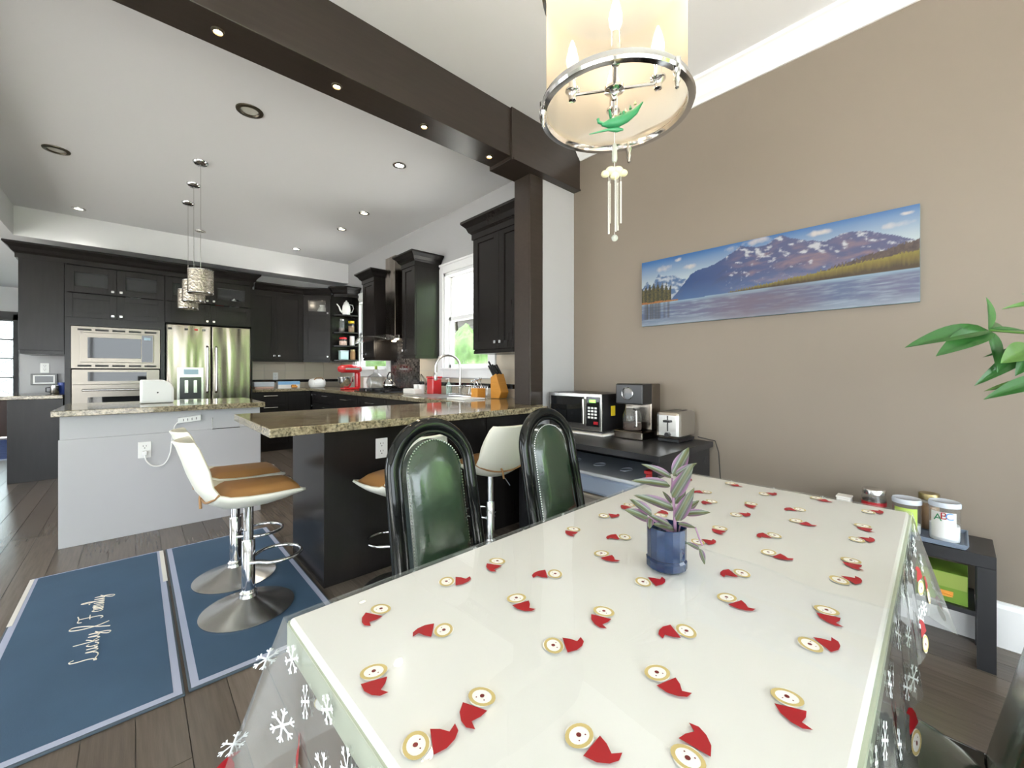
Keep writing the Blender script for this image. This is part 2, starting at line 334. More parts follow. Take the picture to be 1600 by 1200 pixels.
# right wall: brown in the dining area, grey in the kitchen, two window openings
b = MB(); b.box(XW, XW + .15, -.95, 2.17, 0, CEIL); b.box(XW, XW + .15, YF - .1, -2.45, 0, CEIL); b.box(XW, XW + .15, -2.45, -.95, 0, .3); b.box(XW, XW + .15, -2.45, -.95, 2.4, CEIL)
struct(b.build('wall_right', M['brown']), 'brown painted dining wall')
W1 = (3.28, 4.13, 1.21, 2.33); W2 = (5.62, 6.75, 1.21, 2.33)
b = MB()
ys = [2.17, W1[0], W1[1], W2[0], W2[1], YB + .1]
for i in (0, 2, 4): b.box(XW, XW + .15, ys[i], ys[i + 1], 0, CEIL)
for w in (W1, W2):
    b.box(XW, XW + .15, w[0], w[1], 0, w[2]); b.box(XW, XW + .15, w[0], w[1], w[3], CEIL)
wrk = struct(b.build('wall_right_kitchen', M['grey']), 'grey painted kitchen wall with two windows')
wbk = struct(box('wall_back', M['grey'], (-1.0, XW + .15, YB, YB + .12, 0, CEIL)), 'grey kitchen wall behind the fridge')
struct(box('wall_stub', M['grey'], (2.318, XW, 2.17, 2.335, 0, 2.68)), 'short pale wall between post and brown wall')
b = MB(); b.box(XL, -2.62, YH2, YH2 + .1, 0, LOW); b.box(-1.56, -.9, YH2, YH2 + .1, 0, LOW); b.box(-2.62, -1.56, YH2, YH2 + .1, 2.2, LOW)
struct(b.build('wall_hall', M['white']), 'white hall wall around the front door')
struct(box('wall_hall_side', M['white'], (-1.0, -.9, YB + .12, YH2, 0, LOW)), 'white hall side wall')
# unseen walls with the windows that light the room
b = MB()
for y0, y1 in ((YF, -2.2), (1.4, 3.3), (6.3, YH2)): b.box(XL - .12, XL, y0, y1, 0, LOW)
for y0, y1 in ((-2.2, 1.4), (3.3, 6.3)): b.box(XL - .12, XL, y0, y1, 0, .2); b.box(XL - .12, XL, y0, y1, 2.5, LOW)
struct(b.build('wall_left', M['white']), 'white wall with tall windows')
b = MB(); b.box(XL, -2.6, YF - .12, YF, 0, CEIL); b.box(2.55, XW, YF - .12, YF, 0, CEIL); b.box(-2.6, 2.55, YF - .12, YF, 2.4, CEIL); b.box(-2.6, 2.55, YF - .12, YF, 0, .1)
struct(b.build('wall_front', M['white']), 'white wall with patio doors')
def plain_window(name, horizontal, a0, a1, z0, z1, c, n):
    r = sroot(name); f = MB(); g = MB()
    def bx(m, p0, p1, q0, q1, d0, d1):
        if horizontal: m.box(p0, p1, c + d0, c + d1, q0, q1)
        else: m.box(c + d0, c + d1, p0, p1, q0, q1)
    step = (a1 - a0) / n
    bx(f, a0, a1, z0, z0 + .07, -.09, -.03); bx(f, a0, a1, z1 - .07, z1, -.09, -.03)
    for i in range(n + 1): bx(f, max(a0, a0 + i * step - .035), min(a1, a0 + i * step + .035), z0, z1, -.09, -.03)
    f.build('window_frame', M['trim'], r)
    for i in range(n):
        g = MB(); bx(g, a0 + i * step + .035, a0 + (i + 1) * step - .035, z0 + .07, z1 - .07, -.062, -.058); g.build('pane', M['pane'], r)
plain_window('window_3', False, -2.2, 1.4, .2, 2.5, XL, 3)
plain_window('window_4', False, 3.3, 6.3, .2, 2.5, XL, 3)
plain_window('window_5', True, -2.6, 2.55, .1, 2.4, YF, 3)
plain_window('window_6', False, -2.45, -.95, .3, 2.4, XW + .15, 1)
# kitchen windows
def kwindow(name, w):
    r = sroot(name); y0, y1, z0, z1 = w; c = .11
    m = MB(); m.box(XW - .022, XW, y0 - c, y0, z0 - c, z1 + c); m.box(XW - .022, XW, y1, y1 + c, z0 - c, z1 + c); m.box(XW - .022, XW, y0, y1, z1, z1 + c); m.box(XW - .022, XW, y0, y1, z0 - c, z0)
    m.box(XW - .035, XW - .02, y0 - c - .01, y1 + c + .01, z1 + c - .025, z1 + c); m.build('casing', M['trim'], r, bevel=.004)
    MB().box(XW - .05, XW + .06, y0 - .02, y1 + .02, z0 - .02, z0 + .004).build('window_sill', M['trim'], r, bevel=.005)
    m = MB(); m.box(XW, XW + .12, y0, y0 + .03, z0, z1); m.box(XW, XW + .12, y1 - .03, y1, z0, z1); m.box(XW, XW + .12, y0, y1, z1 - .03, z1); m.build('jamb', M['trim'], r)
    zm = z0 + .52 * (z1 - z0)
    for q, (a, bb, dx) in enumerate(((z0, zm + .025, .075), (zm - .025, z1, .10))):
        m = MB(); s = .045
        m.box(XW + dx - .018, XW + dx + .018, y0 + .02, y0 + .02 + s, a, bb); m.box(XW + dx - .018, XW + dx + .018, y1 - .02 - s, y1 - .02, a, bb)
        m.box(XW + dx - .018, XW + dx + .018, y0 + .02, y1 - .02, a, a + s); m.box(XW + dx - .018, XW + dx + .018, y0 + .02, y1 - .02, bb - s, bb)
        so = m.build('sash', M['trim'], r, bevel=.004)
        MB().box(XW + dx - .003, XW + dx + .003, y0 + .02 + s, y1 - .02 - s, a + s, bb - s).build('pane', M['pane'], so)
kwindow('window_1', W1); kwindow('window_2', W2)
# dark timber beam and post
bm_ = sroot('ceiling_beam', (0, 2.12, 2.68))
MB().box(-1.0, 1.95, 2.122, 2.338, 2.68, CEIL).build('beam', M['beamwood'], bm_, bevel=.003)
MB().box(1.935, XW, 2.105, 2.352, 2.655, CEIL).build('beam_end', M['beamwood'], bm_, bevel=.003)
MB().box(1.95, XW, 2.098, 2.108, 2.655, 2.668).build('beam_bead', M['beamwood'], bm_)
b = MB(); b.box(2.18, 2.318, 2.167, 2.343, .913, 2.655)
po = struct(b.build('support_post', M['beamwood'], bevel=.004), 'dark timber post standing on the granite counter')
MB().box(2.178, 2.183, 2.178, 2.186, .913, 2.655).build('post_bead', M['beamwood'], po)
# crown moulding of the dining room, baseboard
prof = [(0, 2.90), (.012, 2.90), (.022, 2.915), (.04, 2.93), (.075, 2.975), (.10, 2.995), (.115, 3.0), (.115, CEIL), (0, CEIL)]
b = MB(); b.sweep([(XW, 2.10), (XW, YF)], prof, side=1); struct(b.build('trim_1', M['trim']), 'white crown moulding over the brown wall')
b = MB(); b.sweep([(XW, 2.165), (XW, YF)], [(0, 0), (.016, 0), (.016, .165), (.01, .18), (.01, .19), (0, .19)], side=1); struct(b.build('baseboard_right', M['trim']), 'tall white baseboard')
# far front door with leaded glass
d = sroot('door_1', (-2.1, YH2, 0))
m = MB(); m.box(-2.62, -2.54, YH2 - .03, YH2 + .08, 0, 2.2); m.box(-1.62, -1.56, YH2 - .03, YH2 + .08, 0, 2.2); m.box(-2.62, -1.56, YH2 - .03, YH2 + .08, 2.1, 2.25); m.build('door_frame', M['lead'], d)
MB().box(-2.54, -1.62, YH2 + .0, YH2 + .05, .01, .74).build('door_panel', M['doorwood'], d)
for k in range(4):
    z0 = .74 + k * .34
    pn = MB().box(-2.54, -1.62, YH2 + .02, YH2 + .03, z0 + .01, z0 + .33).build('pane', M['leadglass'], d)
    m = MB()
    for s in (0, 1):
        a0 = -2.54 + s * .46; c = a0 + .23; zc = z0 + .17
        for (px, pz) in ((a0, z0 + .01), (a0 + .46, z0 + .01), (a0, z0 + .33), (a0 + .46, z0 + .33)):
            m.cyl((px, YH2 + .018, pz), (c + (.03 if px > c else -.03), YH2 + .018, zc + (.03 if pz > zc else -.03)), .006, n=6)
        m.tube([(c - .03, YH2 + .018, zc - .03), (c + .03, YH2 + .018, zc - .03), (c + .03, YH2 + .018, zc + .03), (c - .03, YH2 + .018, zc + .03)], .006, 6, closed=True)
    m.box(-2.54, -1.62, YH2 - .0, YH2 + .03, z0 + .32, z0 + .345); m.build('lead_came', M['lead'], pn)
# tiled backsplash
for i in range(5):
    for j in range(3):
        x0 = 1.2 + i * .30; z0 = .915 + (0, .13, .27)[j]; z1 = .915 + (.085, .27, .42)[j]
        MB().box(x0 + .0015, min(x0 + .2985, XW - .01), YB - .008, YB, z0 + .0015, z1 - .0015).build('tile', M['tile'], wbk)
MB().box(1.2, XW - .01, YB - .007, YB, 1.0, 1.045).build('tile_band', M['blackglass'], wbk)
def rtile(y0, y1):
    n = max(1, round((y1 - y0) / .30)); st = (y1 - y0) / n
    for i in range(n):
        for j in range(3):
            z0 = .915 + (0, .13, .27)[j]; z1 = .915 + (.085, .27, .42)[j]
            MB().box(XW - .008, XW, y0 + i * st + .0015, y0 + (i + 1) * st - .0015, z0 + .0015, z1 - .0015).build('tile', M['tile'], wrk)
    MB().box(XW - .007, XW, y0, y1, 1.0, 1.045).build('tile_band', M['blackglass'], wrk)
rtile(2.345, 3.16); rtile(4.25, 4.68); rtile(5.49, 5.5 + .01) if False else None
rtile(6.87, 7.43)
b = MB(); b.box(XW - .007, XW, 3.17, 4.24, .917, 1.09); b.build('tile', M['tile'], wrk)
MB().box(XW - .008, XW, 3.17, 4.24, 1.0, 1.045).build('tile_band', M['blackglass'], wrk)
b = MB(); b.box(XW - .007, XW, 5.50, 6.86, .917, 1.09); b.build('tile', M['tile'], wrk)
MB().box(XW - .01, XW, 4.685, 5.485, .916, 2.35).build('mosaic_panel', M['mosaic'], wrk)
# ------------------------------------------------------------------ outdoors
struct(MB().box(-40, 40, -40, 40, -.4, -.2).build('ground', M['light_wood']), 'pale paved yard around the house')
def blob(name, c, rx, ry, rz, label, cat, m=M['hedge'], group=None, seed=0):
    rnd = random.Random(seed); b = bmesh.new(); bmesh.ops.create_icosphere(b, subdivisions=5, radius=1)
    for v in b.verts:
        k = 1 + .12 * math.sin(v.co.x * 7 + seed) * math.sin(v.co.y * 8 + 1) + .10 * math.sin(v.co.z * 11 + seed) + rnd.uniform(-.05, .05)
        v.co = Vector((v.co.x * rx * k, v.co.y * ry * k, v.co.z * rz * k))
    me = bpy.data.meshes.new(name); b.to_mesh(me); b.free(); me.materials.append(m); me.polygons.foreach_set('use_smooth', [True] * len(me.polygons))
    o = bpy.data.objects.new(name, me); COL.objects.link(o); o.location = c; return tag(o, label, cat, group)
struct(MB().box(2.6, 14, -16, -3.0, -.2, -.17).build('lawn', M['grass']), 'green lawn behind the dining room')
blob('garden_tree', (5.3, -6.0, 1.7), 1.45, 1.35, 2.2, 'tall green garden tree beyond the room corner', 'tree', seed=2)
blob('garden_tree', (6.6, -2.4, 1.7), 1.3, 1.6, 2.1, 'broad green garden tree beyond the dining side window', 'tree', seed=3)
blob('garden_tree', (2.6, -7.6, 1.4), 1.1, 1.1, 1.8, 'slim green garden tree beyond the patio doors', 'tree', seed=4)
h = thing('neighbour_house', 'pale sided house with a small shingled roof seen through the kitchen window', 'house', (7.6, 9.5, -.2))
for k in range(20):
    MB().box(7.6, 7.64 + .012, 3.0, 16, 2.3 + k * .16, 2.45 + k * .16).build('siding_board', M['siding'], h)
MB().box(7.66, 9, 3.0, 16, -.2, 5.6).build('house_wall', M['siding'], h)
b = MB(); b.add([(6.7, 2.6, 2.70), (6.7, 16, 2.70), (7.6, 16, 2.95), (7.6, 2.6, 2.95), (6.7, 2.6, 2.62), (6.7, 16, 2.62), (7.6, 16, 2.87), (7.6, 2.6, 2.87)], [(0, 1, 2, 3), (4, 7, 6, 5), (0, 4, 5, 1), (1, 5, 6, 2), (2, 6, 7, 3), (3, 7, 4, 0)])
b.build('porch_roof', M['shingle'], h)
MB().tube([(6.66, 2.6, 2.66), (6.66, 16, 2.66)], .06, 8).build('gutter', M['gutter'], h)
MB().tube([(6.68, 9.6, 2.6), (6.8, 9.75, 2.4), (7.3, 10.0, 2.15), (7.5, 10.0, -.2)], .045, 8).build('downpipe', M['gutter'], h)
for k, (x, y, z) in enumerate(((6.5, 8.9, 1.0), (6.5, 14, 1.0))):
    blob('hedge_bush', (x, y, z), .75, 1.5, 1.35, ('leafy green bush seen through the sink window', 'leafy green bush seen through the far kitchen window')[k], 'bush', m=M['bush'], seed=20 + k)

# ================================================================== KITCHEN CABINETS
def basis(o, u, w):
    u = Vector(u).normalized(); w = Vector(w).normalized()
    return Matrix(((u.x, 0, w.x, o[0]), (u.y, 0, w.y, o[1]), (u.z, 1, w.z, o[2]), (0, 0, 0, 1)))
def door(parent, o, u, w, wd, ht, knob=None, glass=False, fr=.062, name='door', handle=None, m='espresso'):
    # shaker front: local a across, b up, c outward
    b = MB(); b.M = basis(o, u, w); g = .0015; t = .019
    b.box(g, fr, g, ht - g, 0, t); b.box(wd - fr, wd - g, g, ht - g, 0, t); b.box(fr, wd - fr, g, fr, 0, t); b.box(fr, wd - fr, ht - fr, ht - g, 0, t)
    if not glass: b.box(fr - .005, wd - fr + .005, fr - .005, ht - fr + .005, .002, .009)
    d = b.build(name, M[m], parent, bevel=.0015)
    if glass:
        p = MB(); p.M = b.M; p.box(fr - .004, wd - fr + .004, fr - .004, ht - fr + .004, .006, .009); p.build('glass_pane', M['clear'], d)
    if knob:
        k = MB(); k.M = b.M; k.cyl((knob[0], knob[1], t - .001), (knob[0], knob[1], t + .016), .006, n=8)
        k.box(knob[0] - .013, knob[0] + .013, knob[1] - .013, knob[1] + .013, t + .014, t + .024); k.build('knob', M['knob'], d, bevel=.002)
    if handle:
        k = MB(); k.M = b.M; a0, a1, hb = handle
        k.tube([(a0, hb, t - .001), (a0, hb, t + .03), (a1, hb, t + .03), (a1, hb, t - .001)], .0055, 8); k.build('handle', M['satin'], d)
    return d
ESP = M['espresso']
NY = (0, -1, 0); NX = (-1, 0, 0)
def crown(parent, path, z, side=1, h=.11, out=.085):
    b = MB(); b.sweep(path, [(-.01, z - .05), (.008, z - .05), (.008, z), (.02, z + .012), (.03, z + .02), (out * .55, z + h * .5), (out * .85, z + h * .72), (out, z + h * .82), (out, z + h), (-.01, z + h)], side)
    return b.build('crown', ESP, parent)
# oven tower (hollow niche for the appliances, glazed cupboards on top)
FY = 6.70
t = thing('oven_tower_cabinet', 'tall espresso cabinet holding the built-in microwave and oven', 'cabinet', (-.155, 7.0, 0))
b = MB(); b.box(-.58, -.533, FY, YB - .01, 0, 1.775); b.box(.228, .268, FY, YB - .01, 0, 1.775); b.box(-.533, .228, FY, YB - .01, 1.69, 1.775); b.box(-.533, .228, FY, YB - .01, 0, .44); b.box(-.533, .228, 7.30, YB - .01, .44, 1.69)
b.box(-.58, .268, FY, YB - .01, 1.775, 2.055); b.box(-.58, -.56, FY, YB - .01, 2.055, 2.42); b.box(.25, .268, FY, YB - .01, 2.055, 2.42); b.box(-.56, .25, 7.25, YB - .01, 2.055, 2.42); b.box(-.56, .25, FY, YB - .01, 2.37, 2.42)
b.build('cabinet_body', ESP, t)
for i, (x0, x1) in enumerate(((-.58, -.16), (-.16, .268))):
    ku = (x1 - x0 - .035) if i == 0 else .035
    door(t, (x0, FY, 1.78), (1, 0, 0), NY, x1 - x0, .272, (ku, .035))
    door(t, (x0, FY, 2.058), (1, 0, 0), NY, x1 - x0, .305, (ku, .04), glass=True, fr=.075)
t2 = thing('fridge_surround_cabinet', 'espresso cupboards with glass upper doors above the steel fridge', 'cabinet', (.73, 7.0, 1.78))
b = MB(); b.box(.27, 1.19, FY, YB - .01, 1.79, 2.055); b.box(.27, .288, FY, YB - .01, 2.055, 2.42); b.box(1.172, 1.19, FY, YB - .01, 2.055, 2.42); b.box(.288, 1.172, 7.2, YB - .01, 2.055, 2.42); b.box(.288, 1.172, FY, YB - .01, 2.37, 2.42)
b.build('cabinet_body', ESP, t2)
box('side_panel', ESP, (1.195, 1.213, FY + .02, YB - .01, 0, 2.42), t2)
for i, (x0, x1) in enumerate(((.27, .73), (.73, 1.19))):
    ku = (x1 - x0 - .035) if i == 0 else .035
    door(t2, (x0, FY, 1.795), (1, 0, 0), NY, x1 - x0, .257, (ku, .035))
    door(t2, (x0, FY, 2.058), (1, 0, 0), NY, x1 - x0, .305, (ku, .04), glass=True, fr=.075)
crown(t, [(-.925, 7.40), (-.925, FY - .012), (.27, FY - .012)], 2.42)
crown(t2, [(.27, FY - .012), (1.215, FY - .012), (1.215, 7.09)], 2.42)
bw = tag(MB().lathe([(0.02, 0), (.05, .004), (.075, .05), (.08, .085), (.076, .085), (.07, .05), (.045, .01), (0, .008)], 20, (-.02, 6.98, 2.056)).build('serving_bowl', M['plug'], smooth=True), 'white bowl behind the glass door above the microwave', 'bowl')
tag(MB().lathe([(.045, 0), (.055, .05), (.06, .10), (.055, .10), (.05, .05), (.04, .006), (0, .006)], 16, (.86, 6.95, 2.056)).build('serving_bowl', M['redpl'], smooth=True), 'red bowl behind the glass door above the fridge', 'bowl')
g = thing('glass_canister', 'clear canister with steel lid behind glass door above fridge', 'canister', (1.03, 6.93, 2.056))
MB().lathe([(.05, 0), (.055, .01), (.055, .10), (.05, .11)], 16, (1.03, 6.93, 2.056)).build('jar', M['plug'], g, smooth=True)
MB().lathe([(.052, .11), (.052, .13), (.01, .135), (.01, .15), (0, .15)], 16, (1.03, 6.93, 2.056)).build('lid', M['satin'], g, smooth=True)
# left end: tall wall cupboard and desk-height base with granite
t = thing('end_wall_cupboard', 'plain espresso wall cupboard hung over the intercom', 'cabinet', (-.75, 7.0, 1.36))
box('cabinet_body', ESP, (-.912, -.583, FY + .005, YB - .005, 1.40, 2.42), t, .002)
box('light_rail', ESP, (-.905, -.585, FY + .02, YB - .02, 1.36, 1.40), t)
t = thing('end_base_cabinet', 'plain espresso base cabinet with its own small granite top', 'cabinet', (-.8, 7.0, 0))
box('cabinet_body', ESP, (-.98, -.585, 6.655, YB - .005, 0, .873), t, .002)
box('worktop', M['granite'], (-1.05, -.585, 6.62, YB - .005, .875, .915), t, .004)
# upper cabinets on the back wall
t = thing('wall_cupboard', 'two-door espresso wall cupboard right of the fridge', 'cabinet', (1.6, 7.27, 1.34))
box('cabinet_body', ESP, (1.218, 1.985, 7.12, YB - .01, 1.36, 2.40), t); box('light_rail', ESP, (1.218, 1.985, 7.105, 7.125, 1.325, 1.36), t)
for i, (x0, x1) in enumerate(((1.218, 1.60), (1.60, 1.985))):
    door(t, (x0, 7.12, 1.365), (1, 0, 0), NY, x1 - x0, 1.02, ((x1 - x0 - .035) if i == 0 else .035, .05), fr=.07)
crown(t, [(1.305, 7.10), (1.985, 7.10)], 2.40)
# diagonal corner cupboard with lit glass door
t = thing('corner_cupboard', 'diagonal espresso corner cupboard with a lit glass door', 'cabinet', (2.3, 7.2, 1.34))
pl = [(1.99, 7.11), (2.33, 6.885), (XW - .012, 6.885), (XW - .012, YB - .012), (1.99, YB - .012)]
b = MB(); b.prism(pl, 1.36, 2.08); b.prism(pl, 2.36, 2.40)
b.prism([(1.99, 7.11), (2.01, 7.11), (2.01, YB - .012), (1.99, YB - .012)], 2.08, 2.36); b.prism([(2.33, 6.885), (2.34, 6.9), (XW - .012, 6.9), (XW - .012, 6.885)], 2.08, 2.36); b.prism([(2.01, 7.40), (XW - .012, 7.40), (XW - .012, YB - .012), (2.01, YB - .012)], 2.08, 2.36)
b.build('cabinet_body', ESP, t)
du = Vector((.34, -.225, 0)).normalized(); dw = Vector((-.225, -.34, 0)).normalized(); dl = math.hypot(.34, .225)
door(t, (1.99, 7.11, 1.365), du, dw, dl, .70, (dl - .035, .05), fr=.07); door(t, (1.99, 7.11, 2.075), du, dw, dl, .315, (dl - .035, .04), glass=True, fr=.07)
MB().sweep([(1.99, 7.095), (2.32, 6.87)], [(0, 1.325), (.015, 1.325), (.015, 1.36), (0, 1.36)], 1).build('light_rail', ESP, t)
crown(t, [(1.99, 7.09), (2.335, 6.862)], 2.40)
light('cupboard_lamp', 'POINT', (2.28, 7.15, 2.33), 1.5, parent=t, shadow_soft_size=.02)
tag(MB().lathe([(.05, 0), (.07, .03), (.075, .1), (.05, .15), (.035, .17), (.045, .19), (0, .19)], 18, (2.28, 7.12, 2.081)).build('ginger_jar', M['paper'], smooth=True), 'pale jar behind the lit glass corner door', 'jar')
# open end shelf
t = thing('open_shelf_unit', 'open espresso end shelf holding jars and a teapot', 'shelf', (2.5, 6.8, 1.34))
b = MB(); b.box(2.345, XW - .025, 6.865, 6.882, 1.34, 2.42); b.box(XW - .025, XW - .012, 6.62, 6.865, 1.34, 2.42); b.build('back_panel', ESP, t)
SH = (1.345, 1.575, 1.79, 2.07, 2.40)
for z in SH:
    b = MB(); b.prism([(2.345, 6.864), (XW - .026, 6.864), (XW - .026, 6.62), (2.50, 6.62), (2.345, 6.76)], z, z + .02); b.build('shelf_board', ESP, t, bevel=.002)
crown(t, [(2.345, 6.80), (2.345, 6.755), (2.497, 6.612), (XW - .012, 6.612)], 2.42)
def jar(name, label, cat, x, y, z, r, h, body, lid, lidh=.025, fill=None, fh=.7, group=None):
    g = thing(name, label, cat, (x, y, z), group)
    MB().lathe([(r * .92, 0), (r, .01), (r, h - .02), (r * .85, h)], 20, (x, y, z)).build('jar_body', M[body], g, smooth=True)
    if fill: MB().lathe([(r * .88, .006), (r * .93, .012), (r * .93, h * fh), (0, h * fh)], 20, (x, y, z)).build('contents', M[fill], g, smooth=True)
    MB().lathe([(r * .95, h), (r * .95, h + lidh), (r * .9, h + lidh + .004), (0, h + lidh + .004)], 20, (x, y, z)).build('lid', M[lid], g, smooth=True)
    return g
g = thing('teapot', 'white china teapot with long spout on the open shelf', 'teapot', (2.53, 6.74, 2.09))
MB().lathe([(.05, 0), (.06, .012), (.058, .03), (.065, .08), (.058, .15), (.04, .19), (.036, .2), (0, .2)], 24, (2.53, 6.74, 2.09)).build('pot_body', M['plug'], g, smooth=True)
MB().lathe([(.04, .2), (.03, .215), (.012, .225), (.014, .24), (0, .245)], 16, (2.53, 6.74, 2.09)).build('lid', M['plug'], g, smooth=True)
MB().tube([(2.475, 6.745, 2.13), (2.44, 6.75, 2.16), (2.42, 6.755, 2.22), (2.385, 6.76, 2.265)], [.018, .014, .010, .008], 10).build('spout', M['plug'], g, smooth=True)
MB().tube([(2.58, 6.74, 2.27), (2.63, 6.735, 2.265), (2.645, 6.735, 2.21), (2.62, 6.735, 2.15), (2.585, 6.74, 2.14)], .007, 8).build('handle', M['plug'], g, smooth=True)
jar('storage_jar', 'tall glass jar of dark contents on the second shelf', 'jar', 2.465, 6.76, 1.81, .045, .19, 'clear', 'satin', fill='darkfill', fh=.35)
jar('storage_jar', 'glass jar with yellow lid on the second shelf', 'jar', 2.60, 6.71, 1.81, .05, .15, 'clear', 'yellow', .035, fill='brownfill')
jar('storage_jar', 'plastic jar with red lid on the third shelf', 'jar', 2.48, 6.745, 1.595, .062, .105, 'clear', 'redpl', .025, fill='food')
jar('storage_jar', 'white jar with pale lid on the third shelf', 'jar', 2.615, 6.71, 1.595, .04, .13, 'paper', 'plug')
g = thing('food_container', 'aqua tinted plastic food container on the lowest shelf', 'container', (2.48, 6.74, 1.365))
MB().box(2.42, 2.55, 6.69, 6.79, 1.366, 1.50).build('container_body', M['bluefill'], g, bevel=.01); MB().box(2.415, 2.555, 6.685, 6.795, 1.50, 1.515).build('lid', M['lidbox'], g, bevel=.004)
jar('storage_jar', 'tan jar of spice on the lowest shelf', 'jar', 2.62, 6.70, 1.365, .042, .14, 'brownfill', 'brass')
# cupboards on the window wall
def side_cupboard(name, label, y0, y1, z0, z1, nd, cw=.10):
    t = thing(name, label, 'cabinet', (2.52, (y0 + y1) / 2, z0)); xf = 2.37
    box('cabinet_body', ESP, (xf, XW - .012 - (.012 if nd == 2 else 0), y0, y1, z0 + .03, z1), t, .002)
    box('light_rail', ESP, (xf - .012, XW - .03, y0 + .002, y1 - .002, z0, z0 + .03), t)
    w = (y1 - y0) / nd
    for i in range(nd):
        ya = y1 - i * w   # u runs towards -Y seen from the room
        ku = (w - .035) if (nd == 2 and i == 0) else .035
        door(t, (xf, ya, z0 + .035), (0, -1, 0), NX, w, z1 - z0 - .06, (ku, .06), fr=.07)
    path = [(XW - .012, y1 + .005), (xf - .02, y1 + .005), (xf - .02, y0 - .005), (XW - .012, y0 - .005)] if nd == 1 else [(XW - .04, y1 + .005), (xf - .02, y1 + .005), (xf - .02, y0)]
    crown(t, path, z1, side=1, h=cw)
side_cupboard('window_cupboard', 'two-door espresso wall cupboard between window and timber post', 2.36, 3.10, 1.335, 2.46, 2, .12)
side_cupboard('hood_cupboard', 'narrow espresso wall cupboard between range hood and sink window', 4.20, 4.50, 1.325, 2.44, 1)
side_cupboard('hood_cupboard', 'narrow espresso wall cupboard between range hood and far window', 5.29, 5.66, 1.325, 2.44, 1)
# range hood
t = thing('range_hood', 'steel chimney range hood with curved glass visor', 'range hood', (2.5, 4.95, 1.54))
MB().box(2.42, XW - .012, 4.82, 5.09, 1.62, 2.65).build('chimney', M['steel'], t, bevel=.003)
MB().box(2.36, XW - .012, 4.60, 5.20, 1.575, 1.62).build('hood_body', M['steel'], t, bevel=.004)
b = MB()
def vis(u, v):
    y = 4.955 + (u - .5) * (1.0 - .26 * max(0, min(1, (v - .45) * 6)))
    x = 2.06 + .275 * v + .10 * (2 * u - 1) ** 2 * (1 - v)
    return (x, y, 1.60 + .045 * v - .06 * (2 * u - 1) ** 2)
b.grid(vis, 16, 8); b.build('glass_visor', M['clear'], t, smooth=True, solid=.006)
for y in (4.75, 5.05):
    MB().lathe([(.028, 0), (.028, .004), (0, .004)], 14, (2.52, y, 1.5705)).build('hood_lamp', M['warmcan'], t)
light('hood_light', 'POINT', (2.48, 4.9, 1.53), 2.0, parent=t, shadow_soft_size=.03)
# base cabinets and worktops
t = thing('base_cabinet', 'espresso drawer base under the back worktop beside the fridge', 'cabinet', (1.6, 7.1, 0))
box('cabinet_body', ESP, (1.218, 2.02, 6.86, YB - .01, 0, .873), t)
for z0, hh in ((.70, .165), (.40, .295), (.10, .295)): door(t, (1.22, 6.86, z0), (1, 0, 0), NY, .48, hh, fr=.04, name='drawer', handle=(.15, .33, hh - .05))
door(t, (1.70, 6.86, .10), (1, 0, 0), NY, .315, .765, fr=.06)
t = thing('corner_base_cabinet', 'espresso corner base cabinet where the worktops meet', 'cabinet', (2.35, 6.9, 0))
box('cabinet_body', ESP, (2.05, XW - .012, 5.86, YB - .012, 0, .873), t)
for z0, hh in ((.70, .165), (.10, .595)):
    door(t, (2.05, 6.83, z0), (0, -1, 0), NX, .32, hh, (.05, hh - .05), fr=.04); door(t, (2.05, 6.50, z0), (0, -1, 0), NX, .62, hh, fr=.04, name='drawer', handle=(.22, .40, hh - .05))
t = thing('range_base_cabinet', 'espresso base cabinet under the gas cooktop', 'cabinet', (2.35, 5.0, 0))
box('cabinet_body', ESP, (2.05, XW - .012, 4.25, 5.855, 0, .873), t)
for y in (5.85, 5.05): door(t, (2.05, y, .10), (0, -1, 0), NX, .79, .765, fr=.06, handle=(.3, .5, .70))
t = thing('sink_base_cabinet', 'espresso base cabinet under the window sink', 'cabinet', (2.35, 3.6, 0))
box('cabinet_body', ESP, (2.05, XW - .012, 2.91, 4.245, 0, .873), t)
for y in (4.24, 3.57): door(t, (2.05, y, .10), (0, -1, 0), NX, .66, .765, fr=.06)
b = MB(); b.prism([(1.218, 6.82), (2.0, 6.82), (2.0, 2.905), (XW - .012, 2.905), (XW - .012, YB - .012), (1.218, YB - .012)], .875, .915)
tag(b.build('kitchen_worktop', M['granite'], bevel=.004), 'L-shaped speckled granite worktop along back and window walls', 'worktop')
t = thing('peninsula', 'black panelled peninsula with overhanging brown granite bar top', 'counter', (1.5, 2.5, 0))
b = MB(); b.prism([(.743, 2.298), (2.31, 2.298), (2.31, 2.342), (XW - .012, 2.342), (XW - .012, 2.885), (.743, 2.885)], 0, .873); b.build('cabinet_body', ESP, t, bevel=.002)
b = MB(); b.prism([(.43, 2.03), (2.225, 2.03), (2.225, 2.16), (2.314, 2.16), (2.314, 2.34), (XW - .012, 2.34), (XW - .012, 2.90), (.43, 2.90)], .873, .913); b.build('bar_top', M['granite'], t, bevel=.004)
for x0 in (1.40, 1.86): box('panel_strip', ESP, (x0, x0 + .05, 2.288, 2.298, .01, .872), t)
def outlet(parent, o, u, w, name='outlet'):
    b = MB(); b.M = basis(o, u, w); b.box(-.036, .036, -.058, .058, 0, .006); p = b.build(name, M['plug'], parent, bevel=.002)
    k = MB(); k.M = b.M
    for s in (-.022, .022):
        for dx in (-.008, .008): k.box(dx - .0015, dx + .0015, s + .002, s + .011, .006, .0068)
        k.box(-.003, .003, s - .011, s - .006, .006, .0068)
    k.build('slot', M['slot'], p); return p
outlet(t, (1.067, 2.298, .715), (1, 0, 0), NY)
